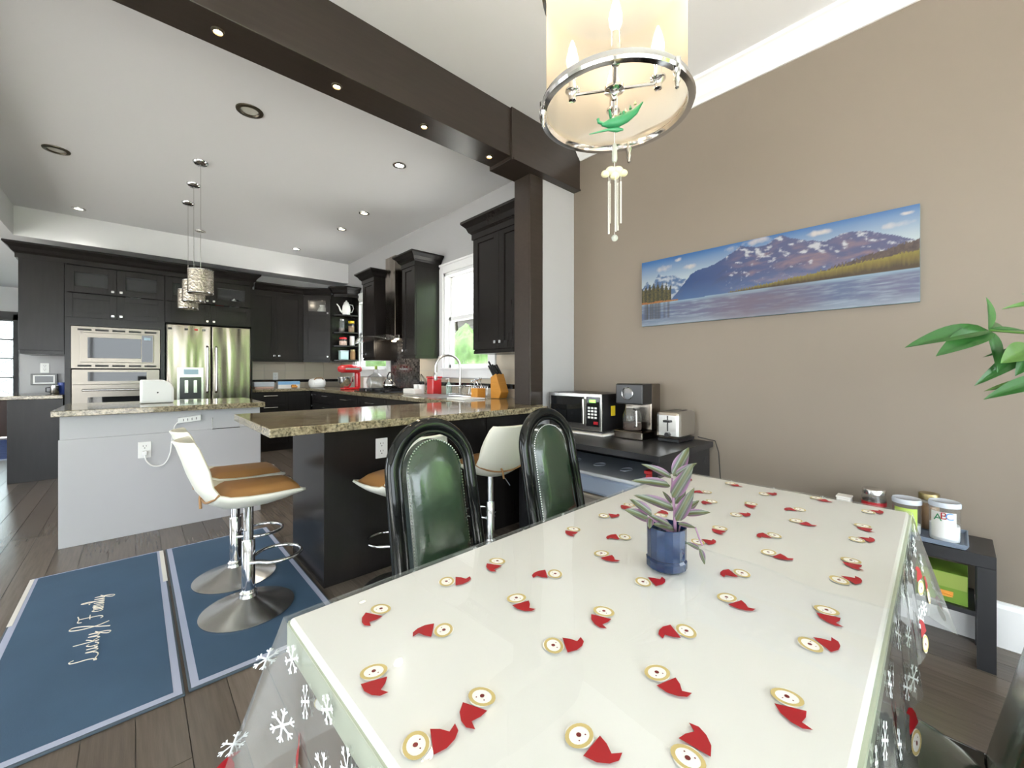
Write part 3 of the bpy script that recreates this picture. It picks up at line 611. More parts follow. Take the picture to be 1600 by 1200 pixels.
# island
t = thing('kitchen_island', 'white panelled island with speckled granite top', 'island', (.2, 4.35, 0))
box('cabinet_body', M['panelwhite'], (-.368, .775, 4.0, 4.69, 0, .873), t)
box('lower_panel', M['panelwhite'], (-.373, .778, 3.985, 4.0, 0, .714), t, .002)
box('island_top', M['granite'], (-.396, .79, 3.875, 4.73, .875, .915), t, .004)
outlet(t, (.049, 3.985, .60), (1, 0, 0), NY)
g = thing('power_strip', 'white power strip plugged into the island outlet', 'power strip', (.3, 3.97, .79))
b = MB(); b.M = basis((.235, 3.998, .775), (1, 0, .1), NY); b.box(0, .14, 0, .042, 0, .03); b.build('strip_body', M['plug'], g, bevel=.004)
b = MB(); b.M = basis((.235, 3.998, .775), (1, 0, .1), NY)
for i in range(4): b.box(.03 + i * .026, .034 + i * .026, .012, .03, .03, .0308)
b.build('socket', M['slot'], g)
MB().box(.036, .062, 3.945, 3.978, .565, .595).build('plug', M['plug'], g, bevel=.004)
MB().tube(stroke([(.05, 3.965, .57), (.055, 3.96, .53), (.08, 3.96, .49), (.115, 3.96, .475), (.16, 3.96, .49), (.19, 3.96, .56), (.2, 3.965, .66), (.215, 3.975, .75), (.237, 3.98, .785)]), .0045, 8).build('cord', M['plug'], g, smooth=True)
g = thing('towel_wire', 'thin bent wire towel holder on the island panel', 'holder', (.53, 3.98, .75))
MB().tube([(.452, 3.997, .8), (.444, 3.965, .8), (.444, 3.965, .715), (.627, 3.965, .715), (.627, 3.965, .76)], .003, 6).build('wire', M['satin'], g)
# white bread box with one rounded corner on the island
g = thing('bread_box', 'white rounded-corner bread box standing on the island', 'bread box', (.13, 4.3, .915))
pr = [(0, 0), (.205, 0), (.205, .10)] + [(.205 - .085 * (1 - math.cos(a)), .10 + .085 * math.sin(a)) for a in [R(q) for q in range(15, 91, 15)]] + [(0, .185)]
b = MB(); b.M = basis((.025, 4.31, .917), (1, 0, 0), NY); b.prism(pr, -.14, 0); b.build('box_body', M['plug'], g, bevel=.01)
b = MB(); b.M = basis((.025, 4.31, .917), (1, 0, 0), NY); b.prism([(.015 + x * .87, .015 + y * .87) for x, y in pr], .0, .004); b.build('front_panel', M['label'], g, bevel=.002)
MB().cyl((.13, 4.308, 1.0), (.13, 4.302, 1.0), .006, n=10).build('knob', M['slot'], g)
# intercom, small switch plate, mug and blue tin on the end counter
g = thing('intercom', 'grey wall intercom with dark screen over the end counter', 'intercom', (-.8, 7.43, 1.07))
MB().box(-.915, -.70, YB - .03, YB - .001, 1.01, 1.145).build('housing', M['grayplastic'], g, bevel=.004); MB().box(-.895, -.72, YB - .034, YB - .03, 1.025, 1.13).build('bezel', M['plug'], g); MB().box(-.88, -.735, YB - .036, YB - .034, 1.04, 1.115).build('screen', M['screen'], g)
outlet(wbk, (-.805, YB, 1.215), (1, 0, 0), NY, 'switch_plate'); outlet(wbk, (1.66, YB - .008, 1.10), (1, 0, 0), NY)
g = thing('mug', 'dark mug with handle standing under the intercom', 'mug', (-.70, 7.2, .915))
MB().lathe([(.036, 0), (.04, .006), (.04, .09), (.036, .09), (.035, .01), (0, .01)], 18, (-.70, 7.2, .916)).build('mug_body', M['satin'], g, smooth=True); MB().tube([(-.735, 7.2, .985), (-.77, 7.2, .98), (-.77, 7.2, .935), (-.735, 7.2, .93)], .006, 8).build('handle', M['black'], g, smooth=True)
g = thing('blue_tin', 'blue tin with lid beside the dark mug', 'tin', (-.64, 7.25, .915))
MB().lathe([(.04, 0), (.042, .004), (.042, .11), (0, .11)], 18, (-.64, 7.25, .916)).build('tin_body', M['bluething'], g, smooth=True); MB().lathe([(.044, .11), (.044, .125), (0, .128)], 18, (-.64, 7.25, .916)).build('lid', M['bluething'], g, smooth=True)
# ------------------------------------------------------------------ built-in appliances
ST = M['steel']
t = thing('built_in_microwave', 'stainless built-in microwave above the wall oven', 'microwave', (-.15, 6.9, 1.2))
box('trim_frame', M['ovensteel'], (-.53, .225, 6.69, 7.2, 1.205, 1.685), t, .003)
for z0 in (1.225, 1.635):
    b = MB()
    for i in range(5): b.box(-.48 + i * .14, -.37 + i * .14, 6.686, 6.691, z0, z0 + .022)
    b.build('vent', M['slot'], t)
d = MB().box(-.46, .165, 6.665, 6.69, 1.275, 1.615).build('door', M['ovensteel'], t, bevel=.004)
MB().box(-.40, .05, 6.660, 6.666, 1.325, 1.56).build('door_window', M['blackglass'], d, bevel=.002)
MB().box(.055, .155, 6.660, 6.666, 1.285, 1.605).build('control_panel', M['blackglass'], d)
MB().box(.075, .135, 6.657, 6.661, 1.55, 1.58).build('display', M['lcdblue'], d)
t = thing('wall_oven', 'stainless wall oven below the built-in microwave', 'oven', (-.15, 6.9, .45))
box('oven_body', M['ovensteel'], (-.525, .22, 6.69, 7.2, .45, 1.195), t, .003)
MB().box(-.40, .10, 6.684, 6.691, 1.06, 1.165).build('control_panel', M['blackglass'], t)
d = MB().box(-.52, .215, 6.662, 6.69, .47, 1.025).build('door', M['ovensteel'], t, bevel=.004)
MB().box(-.40, .10, 6.657, 6.663, .60, .88).build('door_window', M['blackglass'], d)
MB().tube([(-.44, 6.662, .96), (-.44, 6.615, .96), (.14, 6.615, .96), (.14, 6.662, .96)], .012, 10).build('handle', M['satin'], d, smooth=True)
t = thing('refrigerator', 'stainless french-door refrigerator with ice and water dispenser', 'refrigerator', (.73, 7.0, 0))
box('fridge_body', M['grayplastic'], (.282, 1.182, 6.74, 7.40, .02, 1.775), t)
for x0, x1 in ((.283, .737), (.743, 1.182)):
    dd = MB().box(x0, x1, 6.665, 6.738, .66, 1.772).build('door', ST, t, bevel=.012)
    hx = x1 - .045 if x0 < .5 else x0 + .045
    MB().tube([(hx, 6.667, 1.50), (hx, 6.61, 1.48), (hx, 6.60, 1.2), (hx, 6.61, .92), (hx, 6.667, .90)], .014, 10).build('handle', M['satin'], dd, smooth=True)
    if x0 < .5:
        MB().box(.385, .655, 6.655, 6.666, .80, 1.225).build('dispenser', M['satin'], dd, bevel=.003)
        MB().box(.41, .63, 6.651, 6.656, .82, 1.10).build('dispenser_recess', M['screen'], dd); MB().box(.45, .60, 6.650, 6.656, 1.135, 1.20).build('display', M['lcdblue'], dd)
        for px in (.46, .55): MB().box(px, px + .035, 6.64, 6.652, .90, 1.06).build('paddle', M['satin'], dd)
        for px in (.30, .46, .56, .64): MB().box(px, px + .035, 6.663, 6.666, 1.70, 1.725).build('magnet', M['slot'] if px < .5 else M['redpl'] if px < .6 else M['grayplastic'], dd)
MB().box(.283, 1.182, 6.665, 6.738, .03, .65).build('freezer_drawer', ST, t, bevel=.012)
# ------------------------------------------------------------------ things on the worktops
Z = .9155
g = thing('food_tray', 'clear tray of pastries on the back worktop beside the fridge', 'food tray', (1.42, 7.2, Z))
MB().box(1.30, 1.55, 7.05, 7.3, Z, Z + .03).build('pastry', M['food'], g, bevel=.01); MB().box(1.29, 1.56, 7.04, 7.31, Z + .03, Z + .10).build('lid', M['lidbox'], g, bevel=.01)
g = thing('snack_carton', 'blue and white carton with orange snack picture', 'carton', (1.78, 7.15, Z))
MB().box(1.62, 1.93, 7.10, 7.2, Z, Z + .105).build('carton_body', M['paper'], g, bevel=.002); MB().box(1.62, 1.93, 7.098, 7.10, Z + .055, Z + .105).build('blue_band', M['skyblue'], g)
b = MB()
for k in range(7): b.ball((1.82 + .02 * (k % 4), 7.092, Z + .02 + .02 * (k // 4)), .016, 8)
b.build('snack_picture', M['orange'], g, smooth=True)
g = thing('rice_cooker', 'white rice cooker with brown handle in the worktop corner', 'rice cooker', (2.16, 7.02, Z))
MB().lathe([(.085, 0), (.10, .01), (.115, .05), (.115, .10), (.10, .135), (.06, .15), (0, .152)], 28, (2.16, 7.0, Z), 1.1, 1).build('cooker_body', M['plug'], g, smooth=True)
MB().tube([(2.09, 6.92, Z + .13), (2.12, 6.9, Z + .155), (2.2, 6.9, Z + .155), (2.23, 6.92, Z + .13)], .008, 8).build('handle', M['strap'], g, smooth=True); MB().box(2.09, 2.22, 6.885, 6.9, Z + .05, Z + .085).build('control_panel', M['label'], g, bevel=.003)
g = thing('stand_mixer', 'red stand mixer with steel bowl on the window worktop', 'mixer', (2.3, 5.95, Z))
MB().box(2.17, 2.42, 5.87, 6.03, Z, Z + .03).build('base', M['redpl'], g, bevel=.012); MB().box(2.36, 2.43, 5.91, 5.99, Z + .02, Z + .25).build('column', M['redpl'], g, bevel=.02)
MB().tube([(2.12, 5.95, Z + .29), (2.16, 5.95, Z + .295), (2.3, 5.95, Z + .30), (2.42, 5.95, Z + .29), (2.45, 5.95, Z + .285)], [.035, .055, .062, .055, .03], 16).build('motor_head', M['redpl'], g, smooth=True)
MB().box(2.2, 2.40, 5.886, 5.89, Z + .285, Z + .31).build('badge_band', M['satin'], g); MB().lathe([(.05, 0), (.07, .02), (.095, .09), (.1, .15), (.096, .15), (.09, .09), (.06, .02), (0, .02)], 24, (2.22, 5.95, Z + .03)).build('mixing_bowl', M['bowl'], g, smooth=True)
jar('canister', 'white canister with lid between mixer and cooktop', 'canister', 2.53, 5.93, Z, .055, .14, 'plug', 'plug')
g = thing('glass_carboy', 'large round clear glass jug beside the cooktop', 'jug', (2.52, 5.6, Z))
MB().lathe([(.08, 0), (.12, .03), (.135, .11), (.11, .19), (.04, .23), (.03, .27), (.034, .29), (.028, .29), (.025, .26), (.03, .235), (.1, .19), (.125, .11), (.11, .04), (.07, .012), (0, .01)], 28, (2.52, 5.6, Z)).build('jug_body', M['clear'], g, smooth=True); MB().box(2.505, 2.535, 5.585, 5.615, Z + .29, Z + .34).build('stopper', M['limelabel'], g, bevel=.004)
t = thing('gas_cooktop', 'black gas cooktop set into the granite below the hood', 'cooktop', (2.35, 4.95, Z))
MB().box(2.10, 2.63, 4.55, 5.33, Z, Z + .012).build('glass_plate', M['blackglass'], t, bevel=.003)
for y in (4.72, 4.95, 5.17):
    for x in (2.25, 2.48): MB().lathe([(.045, 0), (.045, .012), (.03, .018), (0, .018)], 14, (x, y, Z + .012)).build('burner', M['slot'], t); 
    for sgn in (0, 1):
        MB().box(2.14, 2.60, y - .085 + sgn * .17 - .005, y - .085 + sgn * .17 + .005, Z + .03, Z + .04).build('grate', M['black'], t)
    for x in (2.14, 2.36, 2.59): MB().box(x, x + .01, y - .09, y + .09, Z + .01, Z + .04).build('grate', M['black'], t)
g = thing('kettle', 'steel kettle with dark arched handle on the cooktop', 'kettle', (2.42, 4.95, Z + .04))
MB().lathe([(.075, 0), (.09, .015), (.095, .05), (.07, .10), (.03, .125), (.012, .13), (.014, .145), (0, .148)], 26, (2.42, 4.95, Z + .041)).build('kettle_body', M['bowl'], g, smooth=True)
MB().tube([(2.42, 4.875, Z + .13), (2.42, 4.87, Z + .2), (2.42, 4.92, Z + .245), (2.42, 4.98, Z + .245), (2.42, 5.03, Z + .2), (2.42, 5.03, Z + .14)], .009, 8).build('handle', M['black'], g, smooth=True); MB().tube([(2.42, 5.02, Z + .10), (2.42, 5.08, Z + .15)], [.018, .01], 10).build('spout', M['bowl'], g, smooth=True)
g = thing('pot_lid', 'clear round glass pot lid leaning against the mosaic', 'lid', (2.56, 4.40, Z))
b = MB(); b.M = Matrix.Translation((2.58, 4.40, Z + .115)) @ Matrix.Rotation(R(75), 4, 'Y') @ Matrix.Rotation(R(20), 4, 'X'); b.lathe([(.0, .045), (.05, .038), (.09, .018), (.112, 0), (.112, -.004), (.09, .012), (.05, .032), (0, .04)], 28); b.build('glass_dome', M['clear'], g, smooth=True)
b2 = MB(); b2.M = b.M; b2.tube([(.112 * math.cos(2 * PI * i / 32), .112 * math.sin(2 * PI * i / 32), 0) for i in range(32)], .004, 6, closed=True); b2.build('steel_rim', M['satin'], g, smooth=True)
for k, (x, y) in enumerate(((2.45, 4.33), (2.45, 4.22))):
    g = thing('paper_cup', ('white cup standing in the worktop tray beside the glass lid', 'white cup standing next to the red canister')[k], 'cup', (x, y, Z)); MB().lathe([(.03, 0), (.036, .1), (.033, .1), (.027, .004), (0, .004)], 18, (x, y, Z)).build('cup_body', M['plug'], g, smooth=True); MB().lathe([(.036, .094), (.039, .098), (.036, .103)], 18, (x, y, Z)).build('cup_rim', M['plug'], g, smooth=True)
g = thing('cup_tray', 'low cream tray in front of the two white cups', 'tray', (2.36, 4.25, Z)); MB().box(2.31, 2.40, 4.13, 4.40, Z, Z + .055).build('tray_body', M['paper'], g, bevel=.006); MB().box(2.32, 2.39, 4.14, 4.39, Z + .05, Z + .057).build('tray_well', M['label'], g)
g = thing('red_canister', 'bright red square canister beside the tall faucet', 'canister', (2.5, 4.03, Z)); MB().box(2.44, 2.56, 3.96, 4.09, Z, Z + .18).build('canister_body', M['redpl'], g, bevel=.012); MB().box(2.435, 2.565, 3.955, 4.095, Z + .18, Z + .2).build('lid', M['redpl'], g, bevel=.006)
g = thing('soap_bottle', 'pale green soap pump bottle beside the sink', 'bottle', (2.58, 3.85, Z)); MB().lathe([(.03, 0), (.033, .01), (.033, .10), (.015, .125), (.012, .14)], 18, (2.58, 3.85, Z)).build('bottle_body', M['soap'], g, smooth=True); MB().tube([(2.58, 3.85, Z + .14), (2.58, 3.85, Z + .175), (2.54, 3.85, Z + .17)], .006, 8).build('pump', M['plug'], g)
t = thing('kitchen_sink', 'steel sink set into the worktop below the window', 'sink', (2.35, 3.6, Z)); MB().box(2.08, 2.52, 3.25, 4.0, Z, Z + .004).build('sink_rim', M['satin'], t); MB().box(2.12, 2.48, 3.29, 3.96, Z + .0041, Z + .0051).build('basin', M['grayplastic'], t)
g = thing('faucet', 'tall curved steel kitchen faucet in front of the window', 'faucet', (2.6, 3.66, Z))
MB().lathe([(.028, 0), (.028, .01), (.02, .02), (.02, .09), (.016, .1)], 18, (2.6, 3.66, Z)).build('base', M['satin'], g, smooth=True)
MB().tube([(2.6, 3.66, Z + .09)] + [(2.6 - .13 + .13 * math.cos(a), 3.66 + .04 * (1 - math.cos(a)), Z + .30 + .13 * math.sin(a)) for a in [R(q) for q in range(0, 181, 15)]] + [(2.345, 3.745, Z + .24)], .013, 12).build('spout', M['satin'], g, smooth=True)
MB().lathe([(.016, 0), (.02, .03), (.018, .08), (.014, .085)], 14, (2.343, 3.745, Z + .16)).build('spray_head', M['satin'], g, smooth=True); MB().tube([(2.6, 3.64, Z + .07), (2.6, 3.58, Z + .10)], .007, 8).build('lever', M['satin'], g)
g = thing('dish_rack', 'chrome wire dish rack beside the sink', 'dish rack', (2.5, 3.4, Z))
b = MB()
for z in (.02, .10): b.tube([(2.36, 3.22, Z + .005 + z), (2.64, 3.22, Z + .005 + z), (2.64, 3.56, Z + .005 + z), (2.36, 3.56, Z + .005 + z)], .003, 6, closed=True)
b.build('rim_wire', M['chrome'], g)
for k in range(9): MB().tube([(2.36, 3.24 + k * .038, Z + .005 + .10), (2.37, 3.24 + k * .038, Z + .005 + .004), (2.63, 3.24 + k * .038, Z + .005 + .004), (2.64, 3.24 + k * .038, Z + .005 + .10)], .002, 5).build('wire', M['chrome'], g)
g = thing('knife_block', 'orange wood knife block full of black-handled knives', 'knife block', (2.55, 2.95, Z))
b = MB(); b.M = basis((2.50, 3.02, Z), (0, -1, 0), NX); b.prism([(0, 0), (.12, 0), (.15, .06), (.075, .235), (-.005, .2)], -.10, 0); b.build('block_body', M['wood'], g, bevel=.006)
for k in range(6):
    a = Vector((2.52 + (k % 2) * .05, 3.0 - (k // 2) * .028, Z + .215 - (k // 2) * -.005)); dv = Vector((-.02, .055, .10)).normalized()
    MB().cyl(a, a + dv * (.11 if k != 2 else .15), .011, .009, 8).build('knife_handle', M['black'], g, smooth=True)
g = thing('utensil_crock', 'orange wood crock of steel utensils beside the knife block', 'utensil holder', (2.42, 3.10, Z))
MB().box(2.37, 2.47, 3.06, 3.16, Z, Z + .095).build('crock_body', M['wood'], g, bevel=.005)
for k in range(7):
    a = Vector((2.39 + (k % 3) * .03, 3.08 + (k // 3) * .025, Z + .09)); e = a + Vector((-.03 + .01 * k, .05 - .004 * k, .07 + .012 * (k % 3)))
    u = MB(); u.cyl(a, e, .003, n=6); u.ball(e, .012, 8); u.build('utensil', M['chrome'], g, smooth=True)
g = thing('cutting_board', 'thin white cutting board lying on the worktop by the post', 'cutting board', (2.3, 2.95, Z)); MB().box(2.12, 2.36, 2.93, 3.2, Z, Z + .012).build('board', M['plug'], g, bevel=.004); MB().box(2.2, 2.28, 2.945, 2.955, Z + .0121, Z + .0125).build('grip_slot', M['slot'], g)

# ================================================================== LIGHT FITTINGS
def can_light(x, y, z, r, label, lamp, rim, group, energy=0, color=(1, .9, .75)):
    g = thing('recessed_light', label, 'ceiling light', (x, y, z), group)
    MB().lathe([(r * .62, -.002), (r * .70, -.010), (r * .97, -.007), (r, 0), (r * .62, 0), (r * .62, -.002)], 26, (x, y, z)).build('trim_ring', M[rim], g, smooth=True)
    MB().lathe([(r * .6, -.0015), (0, -.004)], 20, (x, y, z)).build('lamp_face', M[lamp], g, smooth=True)
    if energy:
        l = light('recessed_lamp', 'SPOT', (x, y, z - .02), energy, color, g, spot_size=R(120), spot_blend=.9, shadow_soft_size=.04)
for x, y in ((.597, 3.403), (-.487, 5.09)): can_light(x, y, CEIL, .085, 'unlit bronze-ringed recessed light between timber beam and island' if x > 0 else 'unlit bronze-ringed recessed light over the walkway beside the island', 'dead', 'canrim', 'unlit recessed lights')
can_light(.627, 6.74, CEIL, .06, 'unlit recessed ceiling light over the refrigerator', 'dead', 'canchrome', 'unlit recessed lights')
for x, y, w in ((1.742, 3.386, 0), (-.475, 6.75, 0), (1.782, 6.735, 0)): can_light(x, y, CEIL, .06, ('bright white recessed light over the peninsula', 'bright white recessed light over the oven tower', 'bright white recessed light over the corner cupboard')[(1.742, -.475, 1.782).index(x)], 'cool', 'canchrome', 'lit recessed lights', 14, (1, .96, .9))
for x, y in ((1.964, 4.684), (1.969, 5.404)): can_light(x, y, CEIL, .06, 'warm lit recessed light on the sink window side of the hood' if y < 5 else 'warm lit recessed light on the corner cupboard side of the hood', 'warmcan', 'canchrome', 'lit recessed lights', 14)
for x in (.27, .785, 1.31, 1.83): can_light(x, 2.225, 2.68, .026, 'small glowing warm spotlight set into the underside of the timber beam', 'warm', 'canrim', 'spotlights in the beam', 5, (1, .75, .45))
# crystal pendants over the island
for k, y in enumerate((4.525, 5.106, 5.703)):
    x = .424; zb = 1.86
    g = thing('crystal_pendant', ('crystal mesh cylinder pendant over the front of the island', 'crystal mesh cylinder pendant between the two other pendants', 'crystal mesh cylinder pendant hung closest to the fridge')[k], 'pendant light', (x, y, CEIL), 'crystal pendants')
    MB().lathe([(0, -.03), (.04, -.028), (.058, -.012), (.06, 0)], 24, (x, y, CEIL)).build('canopy', M['chrome'], g, smooth=True)
    MB().cyl((x, y, zb + .20), (x, y, CEIL - .02), .0022, n=6).build('cord', M['satin'], g)
    MB().lathe([(.094, 0), (.094, .2), (.088, .2), (.088, .004)], 40, (x, y, zb), cap=False).build('crystal_shade', M['crystal'], g, smooth=True)
    for z in (0, .2): MB().tube([(x + .092 * math.cos(2 * PI * i / 28), y + .092 * math.sin(2 * PI * i / 28), zb + z) for i in range(28)], .005, 6, closed=True).build('rim', M['chrome'], g, smooth=True)
    MB().lathe([(.02, .08), (.02, .2), (0, .2)], 12, (x, y, zb)).build('lamp_holder', M['chrome'], g, smooth=True)
    b = MB(); b.box(x - .09, x + .09, y - .006, y + .006, zb + .19, zb + .198); b.build('cross_bar', M['chrome'], g)
# drum chandelier over the table
CX, CY, CZ = 1.145, .754, 2.0; DR = .228
g = thing('drum_chandelier', 'round sheer drum chandelier with chrome ring over the table', 'chandelier', (CX, CY, CEIL))
MB().lathe([(DR - .008, .02), (DR - .008, .42)], 56, (CX, CY, CZ), cap=False).build('drum_shade', M['drum'], g, smooth=True)
MB().lathe([(DR - .006, 0), (DR + .012, 0), (DR + .015, .008), (DR + .008, .02), (DR + .008, .03), (DR, .034), (DR - .006, .034), (DR - .006, 0)], 56, (CX, CY, CZ)).build('bottom_ring', M['chrome'], g, smooth=True)
MB().lathe([(DR - .006, .40), (DR + .006, .40), (DR + .008, .425), (DR - .006, .425), (DR - .006, .40)], 56, (CX, CY, CZ)).build('top_ring', M['chrome'], g, smooth=True)
for k in range(3):
    a = R(20 + 120 * k); px, py = CX + (DR + .004) * math.cos(a), CY + (DR + .004) * math.sin(a)
    MB().lathe([(0, -.055), (.006, -.05), (.005, -.04), (.009, -.03), (.006, -.02), (.011, -.008), (.011, .03), (0, .035)], 12, (px, py, CZ)).build('finial', M['chrome'], g, smooth=True)
MB().lathe([(0, .0), (.008, .004), (.012, .02), (.02, .03), (.032, .035), (.032, .045), (.012, .055), (.011, 1.0)], 18, (CX, CY, CZ + .04)).build('centre_stem', M['chrome'], g, smooth=True)
MB().lathe([(.07, -.02), (.07, 0), (.02, -.03)], 20, (CX, CY, CEIL)).build('canopy', M['chrome'], g, smooth=True)
for k in range(4):
    a = R(35 + 90 * k); ex, ey = CX + .135 * math.cos(a), CY + .135 * math.sin(a)
    ar = MB().cyl((CX, CY, CZ + .08), (ex, ey, CZ + .08), .005, n=8).build('arm', M['chrome'], g, smooth=True)
    MB().lathe([(0, .06), (.012, .062), (.012, .075), (.02, .09), (.024, .092), (.024, .098), (.013, .10), (.012, .155)], 14, (ex, ey, CZ)).build('candle_cup', M['chrome'], ar, smooth=True)
    MB().lathe([(.008, .155), (.018, .18), (.02, .20), (.012, .235), (.003, .26), (0, .262)], 14, (ex, ey, CZ)).build('bulb', M['bulb'], ar, smooth=True)
    light('candle_light', 'POINT', (ex, ey, CZ + .29), .8, (1, .80, .55), g, shadow_soft_size=.02)
# toy crocodile and wind chime hanging from it
g = thing('crocodile_ornament', 'green toy crocodile hanging inside the chandelier ring', 'ornament', (CX, CY, CZ - .03))
ax = (RT * .9 + FW * .1).normalized(); o0 = Vector((CX, CY, CZ - .04)) - FW * .035
def crp(s, z): return o0 + ax * s + Vector((0, 0, z))
MB().tube([crp(-.05, -.02), crp(-.03, -.016), crp(0, -.008), crp(.03, .008), crp(.06, .03), crp(.085, .062)], [.004, .012, .016, .015, .010, .002], 12).build('crocodile_body', M['green'], g, smooth=True)
MB().tube([crp(-.045, -.016), crp(-.06, -.012), crp(-.062, -.002)], .005, 8).build('crocodile_snout', M['green'], g, smooth=True)
for k in range(6): MB().lathe([(.005, 0), (0, .014)], 6, tuple(crp(-.02 + k * .016, .010 + k * k * .0017))).build('crocodile_scale', M['cream'] if k % 2 else M['green'], g)
for k, s in enumerate((-.02, .025)): MB().tube([crp(s, 0), crp(s - .008, .02) - FW * .015], .004, 6).build('crocodile_foot', M['green'], g, smooth=True)
MB().tube([crp(-.09, -.052), crp(-.03, -.034), crp(0, -.032), crp(.02, -.03)], [.0015, .004, .008, .003], 8).build('dragonfly_tail', M['green'], g, smooth=True)
MB().cyl(crp(0, .0), (o0.x, o0.y, CZ + .05), .0008, n=5).build('thread', M['plug'], g)
WX, WY = CX - .004, CY - .004; CZ0 = CZ; CZ = CZ - .06
g = thing('wind_chime', 'small wind chime with pale felt cloud and metal tubes', 'wind chime', (WX, WY, CZ - .1))
MB().cyl((WX, WY, CZ - .14), (WX, WY, CZ + .10), .0009, n=5).build('thread', M['plug'], g)
MB().lathe([(.006, 0), (.009, .006), (.008, .05), (.005, .06), (0, .06)], 12, (WX, WY, CZ - .1)).build('bead', M['crystalball'], g, smooth=True)
b = MB()
for dx, dz, r in ((-.03, -.003, .014), (-.012, .006, .018), (.01, .007, .018), (.028, 0, .014), (0, -.008, .016)):
    c = Vector((WX, WY, CZ - .135)) + RT * dx + Vector((0, 0, dz)); b.ball(tuple(c), r, 12, .8)
b.build('felt_cloud', M['cream'], g, smooth=True)
for k, (dx, dy, ln) in enumerate(((-.02, -.005, .17), (-.012, .012, .13), (0, -.014, .165), (.012, .006, .155), (.019, -.004, .135))):
    c = Vector((WX, WY, 0)) + RT * dx + FW * dy
    tb = MB().cyl((c.x, c.y, CZ - .165 - ln), (c.x, c.y, CZ - .165), .0038, n=10).build('chime_tube', M['silver'], g, smooth=True); MB().cyl((c.x, c.y, CZ - .166), (c.x, c.y, CZ - .14), .0007, n=5).build('thread', M['plug'], tb)
MB().ball((WX, WY, CZ - .345), .011, 14).build('glass_ball', M['crystalball'], g, smooth=True); MB().cyl((WX, WY, CZ - .335), (WX, WY, CZ - .14), .0007, n=5).build('thread', M['plug'], g)

CZ = CZ0
# ================================================================== DINING TABLE AND CLEAR CLOTH
TA = R(1.2); TL = Vector((.185, .76, 0)); e1 = Vector((math.cos(TA), math.sin(TA), 0)); e2 = Vector((math.sin(TA), -math.cos(TA), 0)); LT, WT, ZT = 1.475, .70, .75
TM = Matrix(((e1.x, e2.x, 0, TL.x), (e1.y, e2.y, 0, TL.y), (0, 0, 1, 0), (0, 0, 0, 1)))
def tp(a, b_, z=ZT): return TM @ Vector((a, b_, z))
t = thing('dining_table', 'white topped rectangular dining table under a clear vinyl cloth', 'table', tuple(tp(LT / 2, WT / 2, 0)))
b = MB(); b.M = TM; b.box(.004, LT - .004, .004, WT - .004, .695, ZT - .0004); b.m = 0; b.build('tabletop', [M['tabletop']], t, bevel=.006)
b = MB(); b.M = TM; b.box(.001, .006, .004, WT - .004, .698, ZT - .008); b.box(.004, LT - .004, -.001, .004, .698, ZT - .008); b.box(.004, LT - .004, WT - .004, WT + .001, .698, ZT - .008); b.build('edge_band', M['tableedge'], t)
b = MB(); b.M = TM; b.box(.10, LT - .10, .10, .12, .62, .695); b.box(.10, LT - .10, WT - .12, WT - .10, .62, .695); b.box(.10, .12, .10, WT - .10, .62, .695); b.box(LT - .12, LT - .10, .10, WT - .10, .62, .695); b.build('apron', M['lacquer'], t)
for a in (.07, LT - .13):
    for c in (.07, WT - .13):
        b = MB(); b.M = TM; b.box(a, a + .06, c, c + .06, 0, .695); b.build('leg', M['lacquer'], t, bevel=.004)
# cloth: flat clear sheet on top with a hanging, folded skirt
g = thing('clear_tablecloth', 'clear vinyl tablecloth printed with bears, red hats and snowflakes', 'tablecloth', tuple(tp(LT / 2, WT / 2, 0)))
zc = ZT + .001
b = MB(); n = 60
loop = []
def edge_pts():
    pts = []
    per = [((0, 0), (LT, 0)), ((LT, 0), (LT, WT)), ((LT, WT), (0, WT)), ((0, WT), (0, 0))]
    for (a0, b0), (a1, b1) in per:
        k = 36 if abs(a1 - a0) > .1 else 20
        for i in range(k): pts.append((a0 + (a1 - a0) * i / k, b0 + (b1 - b0) * i / k, (b1 - b0) and (1 if b1 > b0 else -1), (a1 - a0) and (1 if a1 > a0 else -1)))
    return pts
EP = edge_pts(); rows = 9; DROP = .24
vs = []; N = len(EP)
def skirt_pt(i, j):
    a, c, vb, va = EP[i % N]
    # outward direction, blended round the corners
    ca = min(a, LT - a); cc = min(c, WT - c)
    oa = -1 if a < LT / 2 else 1; oc = -1 if c < WT / 2 else 1
    wa = max(0, 1 - ca / .10); wc = max(0, 1 - cc / .10)
    if ca < 1e-6 or cc < 1e-6:
        pass
    dv = Vector((oa * wa, oc * wc)) if (wa + wc) > 0 else Vector((0, oc))
    if cc < 1e-6: dv += Vector((0, oc))
    if ca < 1e-6: dv += Vector((oa, 0))
    dv.normalize()
    s = j / rows; corner = min(1, wa * wc * 1.3)
    out = .004 + s * (.02 + .09 * corner) + .012 * s * math.sin(i * 1.3) + .02 * s * corner * math.sin(i * 2.1 + 1)
    drop = DROP * (1 + .35 * corner) + .01 * math.sin(i * .7)
    return tp(a + dv.x * out, c + dv.y * out, zc - s * drop - (.0 if j else 0))
for i in range(N):
    for j in range(rows + 1): vs.append(skirt_pt(i, j))
fs = [(i * (rows + 1) + j, ((i + 1) % N) * (rows + 1) + j, ((i + 1) % N) * (rows + 1) + j + 1, i * (rows + 1) + j + 1) for i in range(N) for j in range(rows)]
b.add(vs, fs); b.build('hanging_skirt', M['vinyl'], g, smooth=True)
b = MB(); b.M = TM; b.grid(lambda u, v: (u * LT, v * WT, zc + .0005 * math.sin(u * 23 + v * 9) * math.sin(v * 17 + u * 5)), 40, 24); b.build('top_sheet', M['pane'], g, smooth=True)
